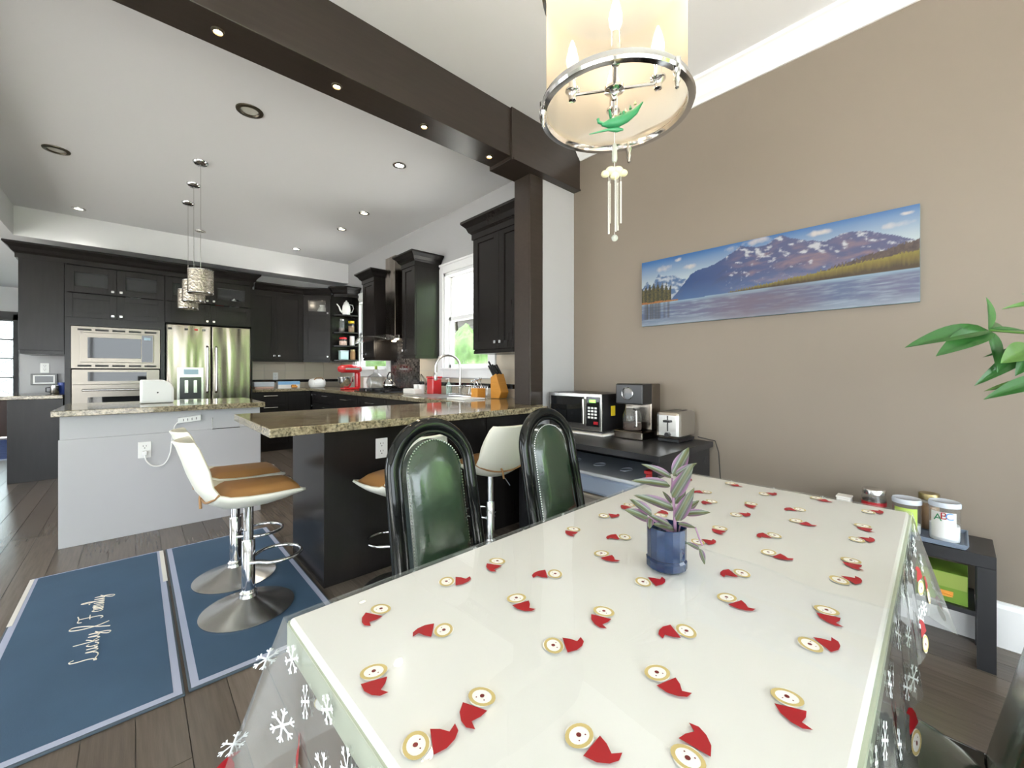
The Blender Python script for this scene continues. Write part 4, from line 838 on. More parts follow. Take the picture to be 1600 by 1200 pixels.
# printed motifs: tan ring bear faces with red hats
mo = [((777, 877), (771, 884)), ((698, 909), (722, 908)), ((867, 897), (847, 897)), ((807, 935), (816, 946)), ((595, 952), (579, 965)), ((693, 985), (669, 985)), ((584, 1050), (585, 1073)), ((753, 1089), (737, 1112)), ((865, 1009), (892, 1008))]
for (rx, ry), (hx, hy) in (((45, 240), (35, 252)), ((175, 182), (212, 182)), ((265, 274), (222, 273)), ((165, 345), (195, 365)), ((345, 468), (400, 466)), ((175, 595), (160, 625)), ((530, 680), (462, 682)), ((405, 860), (468, 922)), ((580, 295), (628, 295)), ((675, 235), (668, 248)), ((705, 535), (762, 570)), ((770, 430), (715, 430)), ((885, 340), (932, 358)), ((910, 267), (875, 267)), ((745, 178), (780, 177)), ((810, 130), (805, 142)), ((1003, 203), (1048, 218)), ((1020, 155), (988, 154)), ((620, 80), (592, 79)), ((720, 42), (740, 50)), ((865, 88), (890, 88)), ((1090, 105), (1128, 118)), ((1315, 165), (1350, 165)), ((1290, 225), (1300, 238)), ((1265, 285), (1300, 285)), ((1240, 375), (1245, 388)), ((1190, 460), (1235, 460)), ((1135, 590), (1145, 622)), ((1065, 738), (1130, 738)), ((965, 965), (985, 1030)), ((520, 30), (545, 25)), ((285, 135), (268, 143)), ((640, 120), (605, 127)), ((420, 180), (435, 165))):
    mo.append(((rx / 2.7586 + 880, ry / 2.7586 + 740), (hx / 2.7586 + 880, hy / 2.7586 + 740)))
mo += [((470, 1030), (492, 1003)), ((905, 1150), (930, 1170)), ((1075, 1185), (1090, 1160)), ((650, 1165), (672, 1160))]
def motif(pr, c, d, sc=1.0, z=0):
    # c: centre of the face, d: unit direction towards the hat, on a plane given by two axes
    for k, (m_, prt) in enumerate(pr): pass
def flat_disc(b, c, ux, uy, r0, r1, n=18, w=1.0):
    vs = []
    for i in range(n):
        a = 2 * PI * i / n; vs.append(c + (ux * math.cos(a) * w + uy * math.sin(a)) * r1)
    if r0 > 0:
        vs += [c + (ux * math.cos(2 * PI * i / n) * w + uy * math.sin(2 * PI * i / n)) * r0 for i in range(n)]
        b.add(vs, [(i, (i + 1) % n, n + (i + 1) % n, n + i) for i in range(n)])
    else: b.add(vs, [tuple(range(n))])
def bear(bs, c, d, nrm, s):
    q = nrm.cross(d); k = nrm * .0004
    flat_disc(bs['face'], c + k, d, q, 0, .026 * s); flat_disc(bs['ring'], c + k * 2, d, q, .021 * s, .029 * s, 20, .8)
    flat_disc(bs['nose'], c - d * .001 * s + k * 3, d, q, 0, .0048 * s, 10)
    for e in (-1, 1): flat_disc(bs['nose'], c + d * .007 * s + q * e * .009 * s + k * 3, d, q, 0, .0016 * s, 8)
    h0 = c + d * .026 * s + k * 2
    bs['red'].add([h0 + q * a * s + d * bb * s for a, bb in ((-.027, .003), (.027, .0), (.022, .018), (.012, .034), (.027, .046), (.010, .05), (-.006, .042), (-.02, .026))], [tuple(range(8))])
BS = {k: MB() for k in ('face', 'ring', 'nose', 'red')}
UP = Vector((0, 0, 1))
for (r0, h0) in mo:
    c = at_z(r0[0], r0[1], zc + .0008); hh = at_z(h0[0], h0[1], zc + .0008); d = (hh - c)
    d = d.normalized() if d.length > .004 else e1
    l = TM.inverted() @ c
    if .03 < l.x < LT - .03 and .03 < l.y < WT - .03: bear(BS, c, d, UP, .62)
for k, nm in (('face', 'printed_face'), ('ring', 'printed_ring'), ('nose', 'printed_nose'), ('red', 'printed_hat')): BS[k].build(nm, M[k], g, kind='stuff')
# snowflakes and faces on the hanging skirt
BS = {k: MB() for k in ('face', 'ring', 'nose', 'red')}; FK = MB()
rnd = random.Random(3)
def on_skirt(i, j):
    p = skirt_pt(i, j); n_ = (skirt_pt(i + 1, j) - p).cross(skirt_pt(i, j + 1) - p).normalized(); t_ = (skirt_pt(i, j + 1) - p).normalized()
    return p, n_, t_
for i in range(0, N, 2):
    for j in ((1, 4, 7) if (i // 2) % 2 else (2, 6, 8)):
        p, n_, t_ = on_skirt(i, j); q = n_.cross(t_)
        if j >= 4 and (i // 2 + j) % 4 == 0: bear(BS, p + n_ * .002, t_ if j < 6 else -t_, n_, .75)
        else:
            s = rnd.uniform(.018, .027)
            for a in range(6):
                an = a * PI / 3; dr = t_ * math.cos(an) + q * math.sin(an); e = p + n_ * .002; w = n_.cross(dr) * .0016
                FK.add([e - w, e + w, e + dr * s + w, e + dr * s - w], [(0, 1, 2, 3)])
                for sg in (-1, 1):
                    d2 = (dr + n_.cross(dr) * sg).normalized(); st = e + dr * s * .62; w2 = n_.cross(d2) * .0013
                    FK.add([st - w2, st + w2, st + d2 * s * .36 + w2, st + d2 * s * .36 - w2], [(0, 1, 2, 3)])
for k, nm in (('face', 'skirt_face'), ('ring', 'skirt_ring'), ('nose', 'skirt_nose'), ('red', 'skirt_hat')): BS[k].build(nm, M[k], g, kind='stuff')
FK.build('printed_snowflake', M['flake'], g, kind='stuff')

# ------------------------------------------------------------------ dining chairs
def make_chair():
    r = thing('dining_chair', 'x', 'chair')
    # origin under the seat centre, facing -Y, back towards +Y
    n = 36; hw = .17
    def arch(hw, ztop, zlo, k=24):
        pts = []; zc_ = ztop - hw
        pts += [(-hw - .004 * (1 - (z - zlo) / max(.01, zc_ - zlo)), z) for z in [zlo + (zc_ - zlo) * i / 6 for i in range(6)]]
        pts += [(-hw * math.cos(PI * i / k), zc_ + hw * math.sin(PI * i / k)) for i in range(k + 1)]
        pts += [(hw + .004 * (1 - (z - zlo) / max(.01, zc_ - zlo)), z) for z in [zc_ - (zc_ - zlo) * i / 6 for i in range(1, 7)]]
        return pts
    def lean(z): return .21 + (z - .45) * .2
    MB().tube([(x, lean(z), z) for x, z in arch(.168, .962, .44)], .024, 14).build('back_frame', M['lacquer'], r, smooth=True)
    MB().tube([(x, lean(z) - .012, z) for x, z in arch(.143, .935, .44)], .009, 10).build('inner_bead', M['lacquer'], r, smooth=True)
    pn = arch(.118, .905, .46); k = len(pn)
    b = MB(); vs = []; fs = []
    L = 6
    for q in range(L + 1):
        s = 1 - q / L * .999
        bulge = .03 * (1 - s ** 4) ** .5 if q else 0
        cz = .66
        for x, z in pn: vs.append((x * s, lean(cz + (z - cz) * s) - .012 - bulge, cz + (z - cz) * s))
    for q in range(L):
        for i in range(k): fs.append((q * k + i, q * k + (i + 1) % k, (q + 1) * k + (i + 1) % k, (q + 1) * k + i))
    n0 = len(vs)
    for x, z in pn: vs.append((x, lean(z) + .018, z))
    for i in range(k): fs.append((i, n0 + i, n0 + (i + 1) % k, (i + 1) % k))
    fs.append(tuple(range(n0, n0 + k)))
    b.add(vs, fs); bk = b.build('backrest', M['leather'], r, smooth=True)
    b = MB(); P = [Vector((x * .975, lean(z) - .016, z)) for x, z in pn]
    seg = [(P[i + 1] - P[i]).length for i in range(len(P) - 1)]; tot = sum(seg); ns = 95
    for q in range(ns):
        dd = tot * q / (ns - 1); i = 0
        while i < len(seg) - 1 and dd > seg[i]: dd -= seg[i]; i += 1
        p = P[i].lerp(P[i + 1], min(1, dd / seg[i])); b.lathe([(.0034, -.0022), (.0024, .0022), (0, .003)], 6, tuple(p))
    st = b.build('nailhead_trim', M['stud'], bk); st['kind'] = 'stuff'
    b = MB()
    def seatf(u, v):
        a = 2 * PI * u; rr = v; c_, s_ = math.cos(a), math.sin(a); p = 3.2
        m_ = (abs(c_) ** p + abs(s_) ** p) ** (-1 / p)
        return (.215 * rr * c_ * m_, .205 * rr * s_ * m_, .475 - .035 * rr ** 6 + .012 * (1 - rr ** 2))
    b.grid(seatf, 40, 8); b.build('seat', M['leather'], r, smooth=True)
    b = MB(); b.box(-.205, .205, -.195, .2, .40, .442); b.build('seat_frame', M['lacquer'], r, bevel=.015)
    for sx in (-1, 1):
        MB().tube([(sx * .17, -.165, .42), (sx * .175, -.17, .2), (sx * .18, -.175, 0)], [.024, .02, .015], 12).build('leg', M['lacquer'], r, smooth=True)
        MB().tube([(sx * .172, .208, .45), (sx * .172, .215, .2), (sx * .175, .25, 0)], [.024, .021, .016], 12).build('leg', M['lacquer'], r, smooth=True)
    return r
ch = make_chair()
spots = [((.83, 1.065), 0, 'black lacquer arch-back chair with green garden reflection coloured into its leather, beside the stools'), ((1.49, 1.075), 0, 'black lacquer arch-back chair standing in front of the microwave desk'), ((.985, .15), PI, 'black lacquer arch-back chair pushed under the near long side of the table')]
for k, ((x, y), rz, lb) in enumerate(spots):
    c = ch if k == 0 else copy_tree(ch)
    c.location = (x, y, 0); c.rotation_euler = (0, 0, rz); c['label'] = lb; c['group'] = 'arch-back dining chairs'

# ------------------------------------------------------------------ bar stools
def make_stool():
    r = thing('bar_stool', 'x', 'stool')   # faces +Y
    MB().lathe([(.198, 0), (.198, .005), (.185, .010), (.12, .026), (.06, .052), (.04, .062), (.036, .075), (0, .075)], 48).build('base', M['satin'], r, smooth=True)
    MB().lathe([(.036, .07), (.038, .082), (.033, .088), (.031, .095)], 24).build('collar', M['chrome'], r, smooth=True)
    MB().lathe([(.029, .09), (.029, .33), (.027, .335)], 24).build('pole', M['chrome'], r, smooth=True)
    MB().lathe([(.022, .33), (.022, .52), (0, .52)], 20).build('gas_lift', M['chrome'], r, smooth=True)
    MB().tube([(.028, .0, .23)] + [(.105 * math.cos(a), .13 + .105 * math.sin(a), .23) for a in [R(q) for q in range(-60, 241, 15)]] + [(-.028, .0, .23)], .0085, 10).build('foot_ring', M['chrome'], r, smooth=True)
    prof = [(.222, .082, .012), (.20, .092, .035), (.14, .098, .06), (.06, .100, .075), (-.03, .104, .08), (-.10, .112, .078), (-.155, .128, .06), (-.192, .165, .035), (-.215, .215, .015), (-.235, .275, .005), (-.255, .335, 0), (-.268, .36, 0)]
    wid = [.135, .16, .18, .192, .195, .195, .193, .188, .18, .165, .14, .12]
    m = len(prof)
    def sh(u, v):
        f = v * (m - 1); i = min(m - 2, int(f)); q = f - i
        y, z, dp = (prof[i][c_] * (1 - q) + prof[i + 1][c_] * q for c_ in range(3)); w = wid[i] * (1 - q) + wid[i + 1] * q
        s = 2 * u - 1; bowl = (1 - s * s) ** .8 if abs(s) < 1 else 0
        back = max(0, min(1, (v - .45) / .3))
        return (w * s, y + .05 * (1 - bowl) * back - .015 * bowl * back, .485 + z - dp * bowl)
    b = MB(); b.grid(sh, 20, 33); b.build('seat_shell', M['shell'], r, smooth=True, solid=.013)
    def cu(u, v):
        x, y, z = sh(.08 + .84 * u, .06 + .46 * v); e = max(0, min(1, 6 * min(u, 1 - u))) * max(0, min(1, 6 * min(v, 1 - v)))
        return (x, y, z * (1 - e ** .5) + (.585 + .02 * math.sin(PI * u) + .012 * v) * e ** .5 + .006)
    b = MB(); b.grid(cu, 16, 16); b.build('cushion', M['tan'], r, smooth=True)
    pts = [Vector(sh(u, .56)) for u in [i / 14 for i in range(15)]]
    MB().tube([p + Vector((0, -.012, -.004)) if 1 < i < 13 else p + Vector((.008 * (1 if i > 7 else -1), 0, 0)) for i, p in enumerate(pts)], .005, 8).build('strap', M['strap'], r, smooth=True)
    kx = sh(.42, .56); MB().tube([(kx[0] - .012, kx[1] - .016, kx[2] + .02), (kx[0], kx[1] - .02, kx[2]), (kx[0] + .008, kx[1] - .018, kx[2] - .045)], .006, 8).build('strap_knot', M['strap'], r, smooth=True)
    MB().tube([(.02, -.01, .51), (.07, -.02, .50), (.10, -.03, .465), (.13, -.035, .42)], .005, 8).build('lever', M['chrome'], r, smooth=True)
    return r
stl = make_stool()
for k, (x, y, rz, lb) in enumerate(((.405, 2.34, -PI / 2, 'white shell bar stool with tan cushion, on the mat end nearer the dining table'), (.415, 2.757, -PI / 2, 'white shell bar stool with tan cushion, on the mat beside the white island'), (1.05, 2.03, R(8), 'white shell bar stool tucked under the bar beside the black panel outlet'), (1.68, 2.035, R(-6), 'white shell bar stool tucked under the bar between the two dining chairs'))):
    c = stl if k == 0 else copy_tree(stl)
    c.location = (x, y, 0 if k > 1 else .012); c.rotation_euler = (0, 0, rz); c['label'] = lb; c['group'] = 'bar stools'
# ------------------------------------------------------------------ kitchen mats
def floor_mat(x0, x1, y0, y1, label):
    g = thing('kitchen_mat', label, 'mat', ((x0 + x1) / 2, (y0 + y1) / 2, 0), 'blue kitchen mats')
    MB().box(x0, x1, y0, y1, .0005, .010).build('mat_rim', M['matdark'], g, bevel=.003)
    MB().box(x0 + .008, x1 - .008, y0 + .008, y1 - .008, .0095, .0108).build('border_stripe', M['matedge'], g)
    MB().box(x0 + .032, x1 - .032, y0 + .035, y1 - .02, .0107, .0116).build('mat_field', M['matblue'], g)
    return g
m1 = floor_mat(-.43, .132, 1.87, 3.485, 'blue anti-fatigue mat with cursive lettering beside the island')
m2 = floor_mat(.142, .722, 1.88, 3.485, 'blue anti-fatigue mat carrying the two chrome bar stools')
MB().box(.112, .131, 2.95, 3.47, .0108, .0122).build('corner_tab', M['matlight'], m1); MB().box(-.429, -.412, 2.9, 3.47, .0108, .0122).build('corner_tab', M['matlight'], m1)
def text(body, loc, size, rot, mat_, parent, name):
    c = bpy.data.curves.new(name, 'FONT'); c.body = body; c.size = size; c.extrude = .0003; c.align_x = 'CENTER'; c.align_y = 'CENTER'
    tmp = bpy.data.objects.new('tmp', c); COL.objects.link(tmp); bpy.context.view_layer.update()
    me = bpy.data.meshes.new_from_object(tmp.evaluated_get(bpy.context.evaluated_depsgraph_get())); bpy.data.objects.remove(tmp); me.materials.clear(); me.materials.append(mat_)
    o = bpy.data.objects.new(name, me); COL.objects.link(o); o.parent = parent; o.location = Vector(loc) - ORG[parent.name]; o.rotation_euler = rot; return o
LET = {  # pen strokes of a cursive hand: (advance, strokes)
    'L': (.85, [[(.5, .86), (.4, 1.0), (.25, .95), (.2, .7), (.2, .35), (.08, .05), (-.05, .0), (-.02, .1), (.2, .03), (.5, -.04), (.75, .05), (.82, .16)]]),
    'F': (.92, [[(-.05, .82), (.05, .98), (.4, .95), (.8, 1.02)], [(.4, .95), (.36, .5), (.28, .1), (.1, -.02), (-.05, .06)], [(.14, .5), (.4, .52), (.68, .52)]]),
    'u': (.62, [[(0, .12), (.1, .45), (.1, .1), (.22, 0), (.38, .15), (.42, .45), (.42, .08), (.5, .04), (.6, .15)]]),
    'c': (.5, [[(.33, .38), (.2, .46), (.06, .25), (.12, .03), (.28, .02), (.42, .14)]]),
    'k': (.6, [[(.1, 1.0), (.09, .5), (.08, 0)], [(.42, .52), (.28, .36), (.1, .24)], [(.14, .27), (.3, .12), (.42, .0), (.56, .1)]]),
    'y': (.5, [[(0, .12), (.1, .45), (.1, .12), (.22, .02), (.38, .2), (.42, .45), (.4, -.1), (.25, -.42), (.05, -.35), (.2, -.12), (.6, .2)]]),
    'a': (.48, [[(.36, .38), (.2, .46), (.05, .22), (.15, .02), (.32, .15), (.38, .44), (.36, .08), (.45, .02), (.55, .14)]]),
    'm': (.72, [[(0, .12), (.1, .44), (.1, 0)], [(.1, .25), (.25, .46), (.3, .3), (.3, 0)], [(.3, .25), (.46, .46), (.53, .3), (.52, .06), (.62, .02), (.75, .14)]]),
    'i': (.28, [[(0, .12), (.1, .44), (.1, .08), (.18, .02), (.3, .14)], [(.11, .62), (.13, .66)]]),
    'l': (.28, [[(0, .12), (.2, .7), (.16, 1.0), (.07, .8), (.08, .1), (.18, .02), (.3, .14)]]),
}
def cursive(word, y0, x0, sc, parent):
    pen = 0
    for ch_ in word:
        adv, sts = LET[ch_]; b = MB()
        for st in sts:
            b.tube(stroke([(x0 - py * sc, y0 + (pen + px) * sc + py * sc * .12, .0118) for px, py in st]), .0022 if len(st) > 2 else .003, 6)
        b.build('lettering', M['script'], parent); pen += adv
cursive('Lucky', 2.335, -.115, .078, m1); cursive('Family', 2.715, -.115, .082, m1)
MB().tube(stroke([(-.085, 2.60, .0118), (-.12, 2.625, .0118), (-.165, 2.665, .0118), (-.205, 2.685, .0118), (-.215, 2.665, .0118), (-.18, 2.645, .0118), (-.13, 2.64, .0118), (-.09, 2.655, .0118)]), .0026, 6).build('flourish', M['script'], m1)

# ------------------------------------------------------------------ desk with small appliances
t = thing('side_desk', 'black laminate desk against the brown wall', 'desk', (2.34, 1.58, 0))
MB().box(1.99, XW - .02, 1.04, 2.125, .69, .725).build('desk_top', M['blackwood'], t, bevel=.002)
MB().box(2.24, XW - .04, 1.055, 1.085, 0, .69).build('end_panel', M['blackwood'], t); MB().box(2.02, XW - .04, 2.09, 2.12, 0, .69).build('end_panel', M['blackwood'], t); MB().box(2.62, 2.645, 1.085, 2.09, .35, .69).build('back_panel', M['blackwood'], t)
MB().box(2.0, 2.03, 1.055, 1.085, 0, .69).build('leg', M['blackwood'], t)
MB().box(2.03, 2.24, 1.055, 1.075, .60, .69).build('apron', M['blackwood'], t)
MB().cyl((2.60, 1.052, .62), (2.60, 1.0555, .62), .02, n=16).build('cable_hole', M['slot'], t)
g = thing('storage_box', 'clear bluish plastic storage box with lid under the desk', 'storage box', (2.25, 1.5, .41))
MB().box(2.06, 2.50, 1.20, 1.98, .412, .53).build('box_body', M['clearbox'], g, bevel=.02); MB().box(2.035, 2.525, 1.175, 2.0, .53, .552).build('lid', M['lidbox'], g, bevel=.008)
for y in (1.4, 1.6, 1.8): MB().tube([(2.26 + .05 * math.cos(2 * PI * i / 20), y + .03 * math.sin(2 * PI * i / 20), .553) for i in range(20)], .003, 6, closed=True).build('lid_ring', M['lidbox'], g, smooth=True)
g = thing('storage_box', 'opaque taupe storage box supporting the clear blue one', 'storage box', (2.27, 1.55, 0)); MB().box(2.08, 2.52, 1.20, 1.98, 0, .39).build('box_body', M['taupe'], g, bevel=.015); MB().box(2.05, 2.545, 1.175, 2.0, .39, .411).build('lid', M['taupe'], g, bevel=.006)
g = thing('red_tin', 'red tin standing under the end of the black desk', 'tin', (2.12, 1.12, 0)); MB().box(2.07, 2.2, 1.095, 1.165, .0, .60).build('tin_body', M['redpl'], g, bevel=.008); MB().box(2.065, 2.205, 1.09, 1.17, .6, .62).build('lid', M['redpl'], g, bevel=.004)
D = .7255
g = thing('microwave_oven', 'stainless countertop microwave on a white board', 'microwave', (2.5, 1.87, D))
MB().box(2.35, 2.675, 1.64, 2.12, D + .03, D + .285).build('microwave_body', M['black'], g, bevel=.004); ff = MB().box(2.338, 2.352, 1.64, 2.12, D + .03, D + .285).build('front_frame', M['satin'], g, bevel=.003)
MB().box(2.332, 2.339, 1.79, 2.095, D + .075, D + .262).build('door_window', M['blackglass'], ff); MB().box(2.332, 2.339, 1.655, 1.765, D + .06, D + .265).build('control_panel', M['blackglass'], ff)
MB().box(2.312, 2.337, 1.772, 1.79, D + .07, D + .25).build('handle', M['satin'], g, bevel=.005); MB().box(2.329, 2.333, 1.685, 1.735, D + .225, D + .245).build('display', M['lcd'], g)
for i in range(3):
    for j in range(4): MB().box(2.329, 2.333, 1.675 + i * .028, 1.693 + i * .028, D + .115 + j * .022, D + .128 + j * .022).build('button', M['label'], g)
MB().box(2.328, 2.333, 1.665, 1.70, D + .075, D + .095).build('start_button', M['red'], g); MB().box(2.45, 2.50, 1.638, 1.6405, D + .13, D + .20).build('sticker', M['yellow'], g)
for x in (2.38, 2.63):
    for y in (1.68, 2.08): MB().cyl((x, y, D + .014), (x, y, D + .031), .012, n=10).build('foot', M['black'], g)
g = thing('serving_board', 'white board lying under the countertop microwave', 'board', (2.5, 1.87, D)); MB().box(2.30, 2.678, 1.60, 2.122, D, D + .013).build('board', M['plug'], g, bevel=.006); MB().box(2.33, 2.65, 1.61, 1.625, D + .0131, D + .0135).build('grip_groove', M['label'], g)
g = thing('coffee_maker', 'black and steel drip coffee maker with glass carafe', 'coffee maker', (2.5, 1.45, D))
MB().box(2.37, 2.62, 1.355, 1.565, D, D + .05).build('base', M['steel'], g, bevel=.006); MB().box(2.50, 2.62, 1.36, 1.56, D + .05, D + .36).build('water_tank', M['steel'], g, bevel=.008); MB().box(2.385, 2.51, 1.36, 1.56, D + .225, D + .36).build('brew_head', M['black'], g, bevel=.008)
MB().tube([(2.383, 1.47 + .04 * math.cos(2 * PI * i / 28), D + .295 + .04 * math.sin(2 * PI * i / 28)) for i in range(28)], .003, 6, closed=True).build('dial_ring', M['chrome'], g, smooth=True); MB().cyl((2.3855, 1.47, D + .295), (2.382, 1.47, D + .295), .036, n=24).build('display', M['blackglass'], g)
MB().lathe([(.05, 0), (.062, .02), (.06, .10), (.045, .14), (.05, .15)], 22, (2.445, 1.47, D + .052)).build('carafe', M['clear'], g, smooth=True); MB().lathe([(.058, .004), (.059, .02), (.058, .05), (0, .05)], 20, (2.445, 1.47, D + .052)).build('coffee', M['darkfill'], g, smooth=True)
MB().tube([(2.39, 1.43, D + .19), (2.375, 1.40, D + .185), (2.375, 1.40, D + .09), (2.40, 1.425, D + .08)], .009, 10).build('handle', M['satin'], g, smooth=True)
g = thing('toaster', 'brushed steel two-slot toaster at the desk end', 'toaster', (2.53, 1.22, D))
MB().box(2.43, 2.67, 1.14, 1.295, D + .02, D + .19).build('toaster_body', M['satin'], g, bevel=.022); MB().box(2.44, 2.66, 1.15, 1.285, D + .005, D + .022).build('base', M['black'], g)
for y in (1.185, 1.235): MB().box(2.46, 2.645, y, y + .022, D + .186, D + .1905).build('bread_slot', M['slot'], g)
MB().box(2.427, 2.431, 1.213, 1.219, D + .07, D + .165).build('lever_track', M['slot'], g); MB().box(2.41, 2.43, 1.195, 1.237, D + .125, D + .14).build('lever', M['black'], g, bevel=.003); MB().cyl((2.431, 1.216, D + .05), (2.415, 1.216, D + .05), .014, n=14).build('dial', M['black'], g)
for x in (2.46, 2.64):
    for y in (1.16, 1.275): MB().cyl((x, y, D), (x, y, D + .007), .008, n=8).build('foot', M['black'], g)
MB().tube([(2.665, 1.13, D + .02), (2.682, 1.03, D + .004), (2.685, 1.01, .66), (2.686, 1.0, .5), (2.686, .985, .4), (2.686, 1.02, .28)], .003, 6).build('cord', M['black'], g, smooth=True); MB().box(2.665, 2.699, 1.01, 1.04, .25, .29).build('plug', M['black'], g)

# ------------------------------------------------------------------ low shelf bench with canisters
t = thing('low_bench', 'narrow black low bench with shelf against the brown wall', 'bench', (2.56, .35, 0))
MB().box(2.425, XW - .02, -.103, .80, .40, .45).build('bench_top', M['blackwood'], t, bevel=.002)
for y in (-.103, .75):
    for x in (2.425, 2.63): MB().box(x, x + .05, y, y + .05, 0, .40).build('leg', M['blackwood'], t)
MB().box(2.43, XW - .022, -.05, .75, .20, .22).build('shelf_board', M['blackwood'], t)
g = thing('tea_box', 'green tea carton printed with a tea cup on the bench shelf', 'carton', (2.5, .05, .22))
MB().box(2.45, 2.60, -.03, .12, .2205, .34).build('carton_body', M['greenbox'], g, bevel=.001); MB().box(2.4485, 2.45, -.028, .118, .28, .338).build('pale_band', M['greenpale'], g)
b = MB(); b.M = basis((2.4485, .03, .25), (0, -1, 0), NX); b.lathe([(.016, 0), (.02, .012)], 12, (0, 0, 0), 1, .2); b.m = 0; b.box(-.02, .02, 0, .016, 0, .001); b.build('cup_picture', M['orange'], g)
g = thing('serving_tray', 'grey-blue plastic tray on the low bench', 'tray', (2.55, .1, .45)); MB().box(2.432, 2.66, -.025, .33, .4505, .458).build('tray_base', M['tray'], g, bevel=.004)
b = MB(); b.sweep([(2.436, -.021), (2.656, -.021), (2.656, .326), (2.436, .326)], [(0, .457), (.006, .457), (.012, .472), (.008, .472)], side=1, closed=True); b.build('tray_rim', M['tray'], g)
jz = .459
def canister(x, y, r, h, lb, labelmat, fill, fh):
    g = thing('plastic_canister', lb, 'canister', (x, y, jz)); MB().lathe([(r * .96, 0), (r, .006), (r, h)], 28, (x, y, jz)).build('canister_body', M['clear'], g, smooth=True)
    MB().lathe([(r * .93, .003), (r * .95, .008), (r * .95, h * fh), (0, h * fh + .004)], 26, (x, y, jz)).build('contents', M[fill], g, smooth=True)
    MB().lathe([(r * 1.05, h - .006), (r * 1.06, h + .008), (r, h + .014), (r * .9, h + .012), (0, h + .012)], 28, (x, y, jz)).build('lid', M['lidbox'], g, smooth=True)
    b = MB(); a0 = math.atan2(-y, -x)
    b.grid(lambda u, v: (x + (r + .0008) * math.cos(a0 + (u - .55) * 1.7), y + (r + .0008) * math.sin(a0 + (u - .55) * 1.7), jz + h * (.12 + .72 * v)), 12, 2); lbm = b.build('paper_label', M[labelmat], g, smooth=True)
    return g, a0, r, lbm
g, a0, r0, lbm = canister(2.497, .035, .047, .148, 'clear canister with white powder and ABC label', 'label', 'powder', .45)
for k, (ch_, mm) in enumerate((('A', 'green'), ('B', 'red'), ('C', 'letterblue'))):
    an = a0 - .35 + .34 * k + (.05); an = a0 - .42 + .36 * k
    p = (2.497 + (r0 + .0016) * math.cos(an), .035 + (r0 + .0016) * math.sin(an), jz + .108 + (-.008 if k == 0 else 0))
    o = text(ch_, p, .04, (R(90), 0, an + PI / 2), M[mm], g, 'letter')
canister(2.50, .15, .047, .135, 'clear canister with lime green label beside the ABC canister', 'limelabel', 'powder', .3)
g = jar('candy_jar', 'squat glass jar with steel lid and red trim', 'jar', 2.53, .262, jz, .045, .138, 'clear', 'satin', .018, fill='darkfill', fh=.8); MB().lathe([(.0455, .085), (.0455, .105)], 24, (2.53, .262, jz), cap=False).build('red_trim', M['red'], g, smooth=True)
jar('tall_jar', 'tall jar with brass lid behind the ABC canister', 'jar', 2.615, .085, jz, .036, .135, 'clear', 'brass', .022, fill='brownfill', fh=.8)
g = thing('cream_box', 'small cream box at the end of the grey-blue tray', 'box', (2.55, .38, .45)); MB().box(2.52, 2.58, .345, .40, .4505, .55).build('box_body', M['paper'], g, bevel=.004); MB().box(2.518, 2.582, .343, .402, .55, .56).build('lid', M['paper'], g, bevel=.003)

# ------------------------------------------------------------------ panorama canvas
def hsh(i, j): return (math.sin(i * 127.1 + j * 311.7) * 43758.5453) % 1
def vnoise(x, y):
    i, j = math.floor(x), math.floor(y); a, b_ = x - i, y - j; a = a * a * (3 - 2 * a); b_ = b_ * b_ * (3 - 2 * b_)
    return (hsh(i, j) * (1 - a) + hsh(i + 1, j) * a) * (1 - b_) + (hsh(i, j + 1) * (1 - a) + hsh(i + 1, j + 1) * a) * b_
def fbm(x, y, n=4): return sum(vnoise(x * 2 ** k, y * 2 ** k) / 2 ** (k + 1) for k in range(n))
def lerp(t_, pts):
    for (x0, y0), (x1, y1) in zip(pts, pts[1:]):
        if x0 <= t_ <= x1: return y0 + (y1 - y0) * (t_ - x0) / (x1 - x0)
    return pts[-1][1]
def mixc(a, b_, k): k = max(0, min(1, k)); return tuple(p + (q - p) * k for p, q in zip(a, b_))
RIDGE = [(0, .2), (.15, .345), (.19, .47), (.25, .69), (.28, .72), (.35, .76), (.42, .86), (.46, .95), (.52, .88), (.57, .91), (.61, .97), (.66, .90), (.70, .84), (.75, .80), (.80, .86), (.85, .84), (.92, .75), (1, .63)]
FARR = [(0, .58), (.03, .70), (.05, .6), (.09, .78), (.12, .74), (.17, .71), (.22, .64), (.30, .5), (1, .3)]
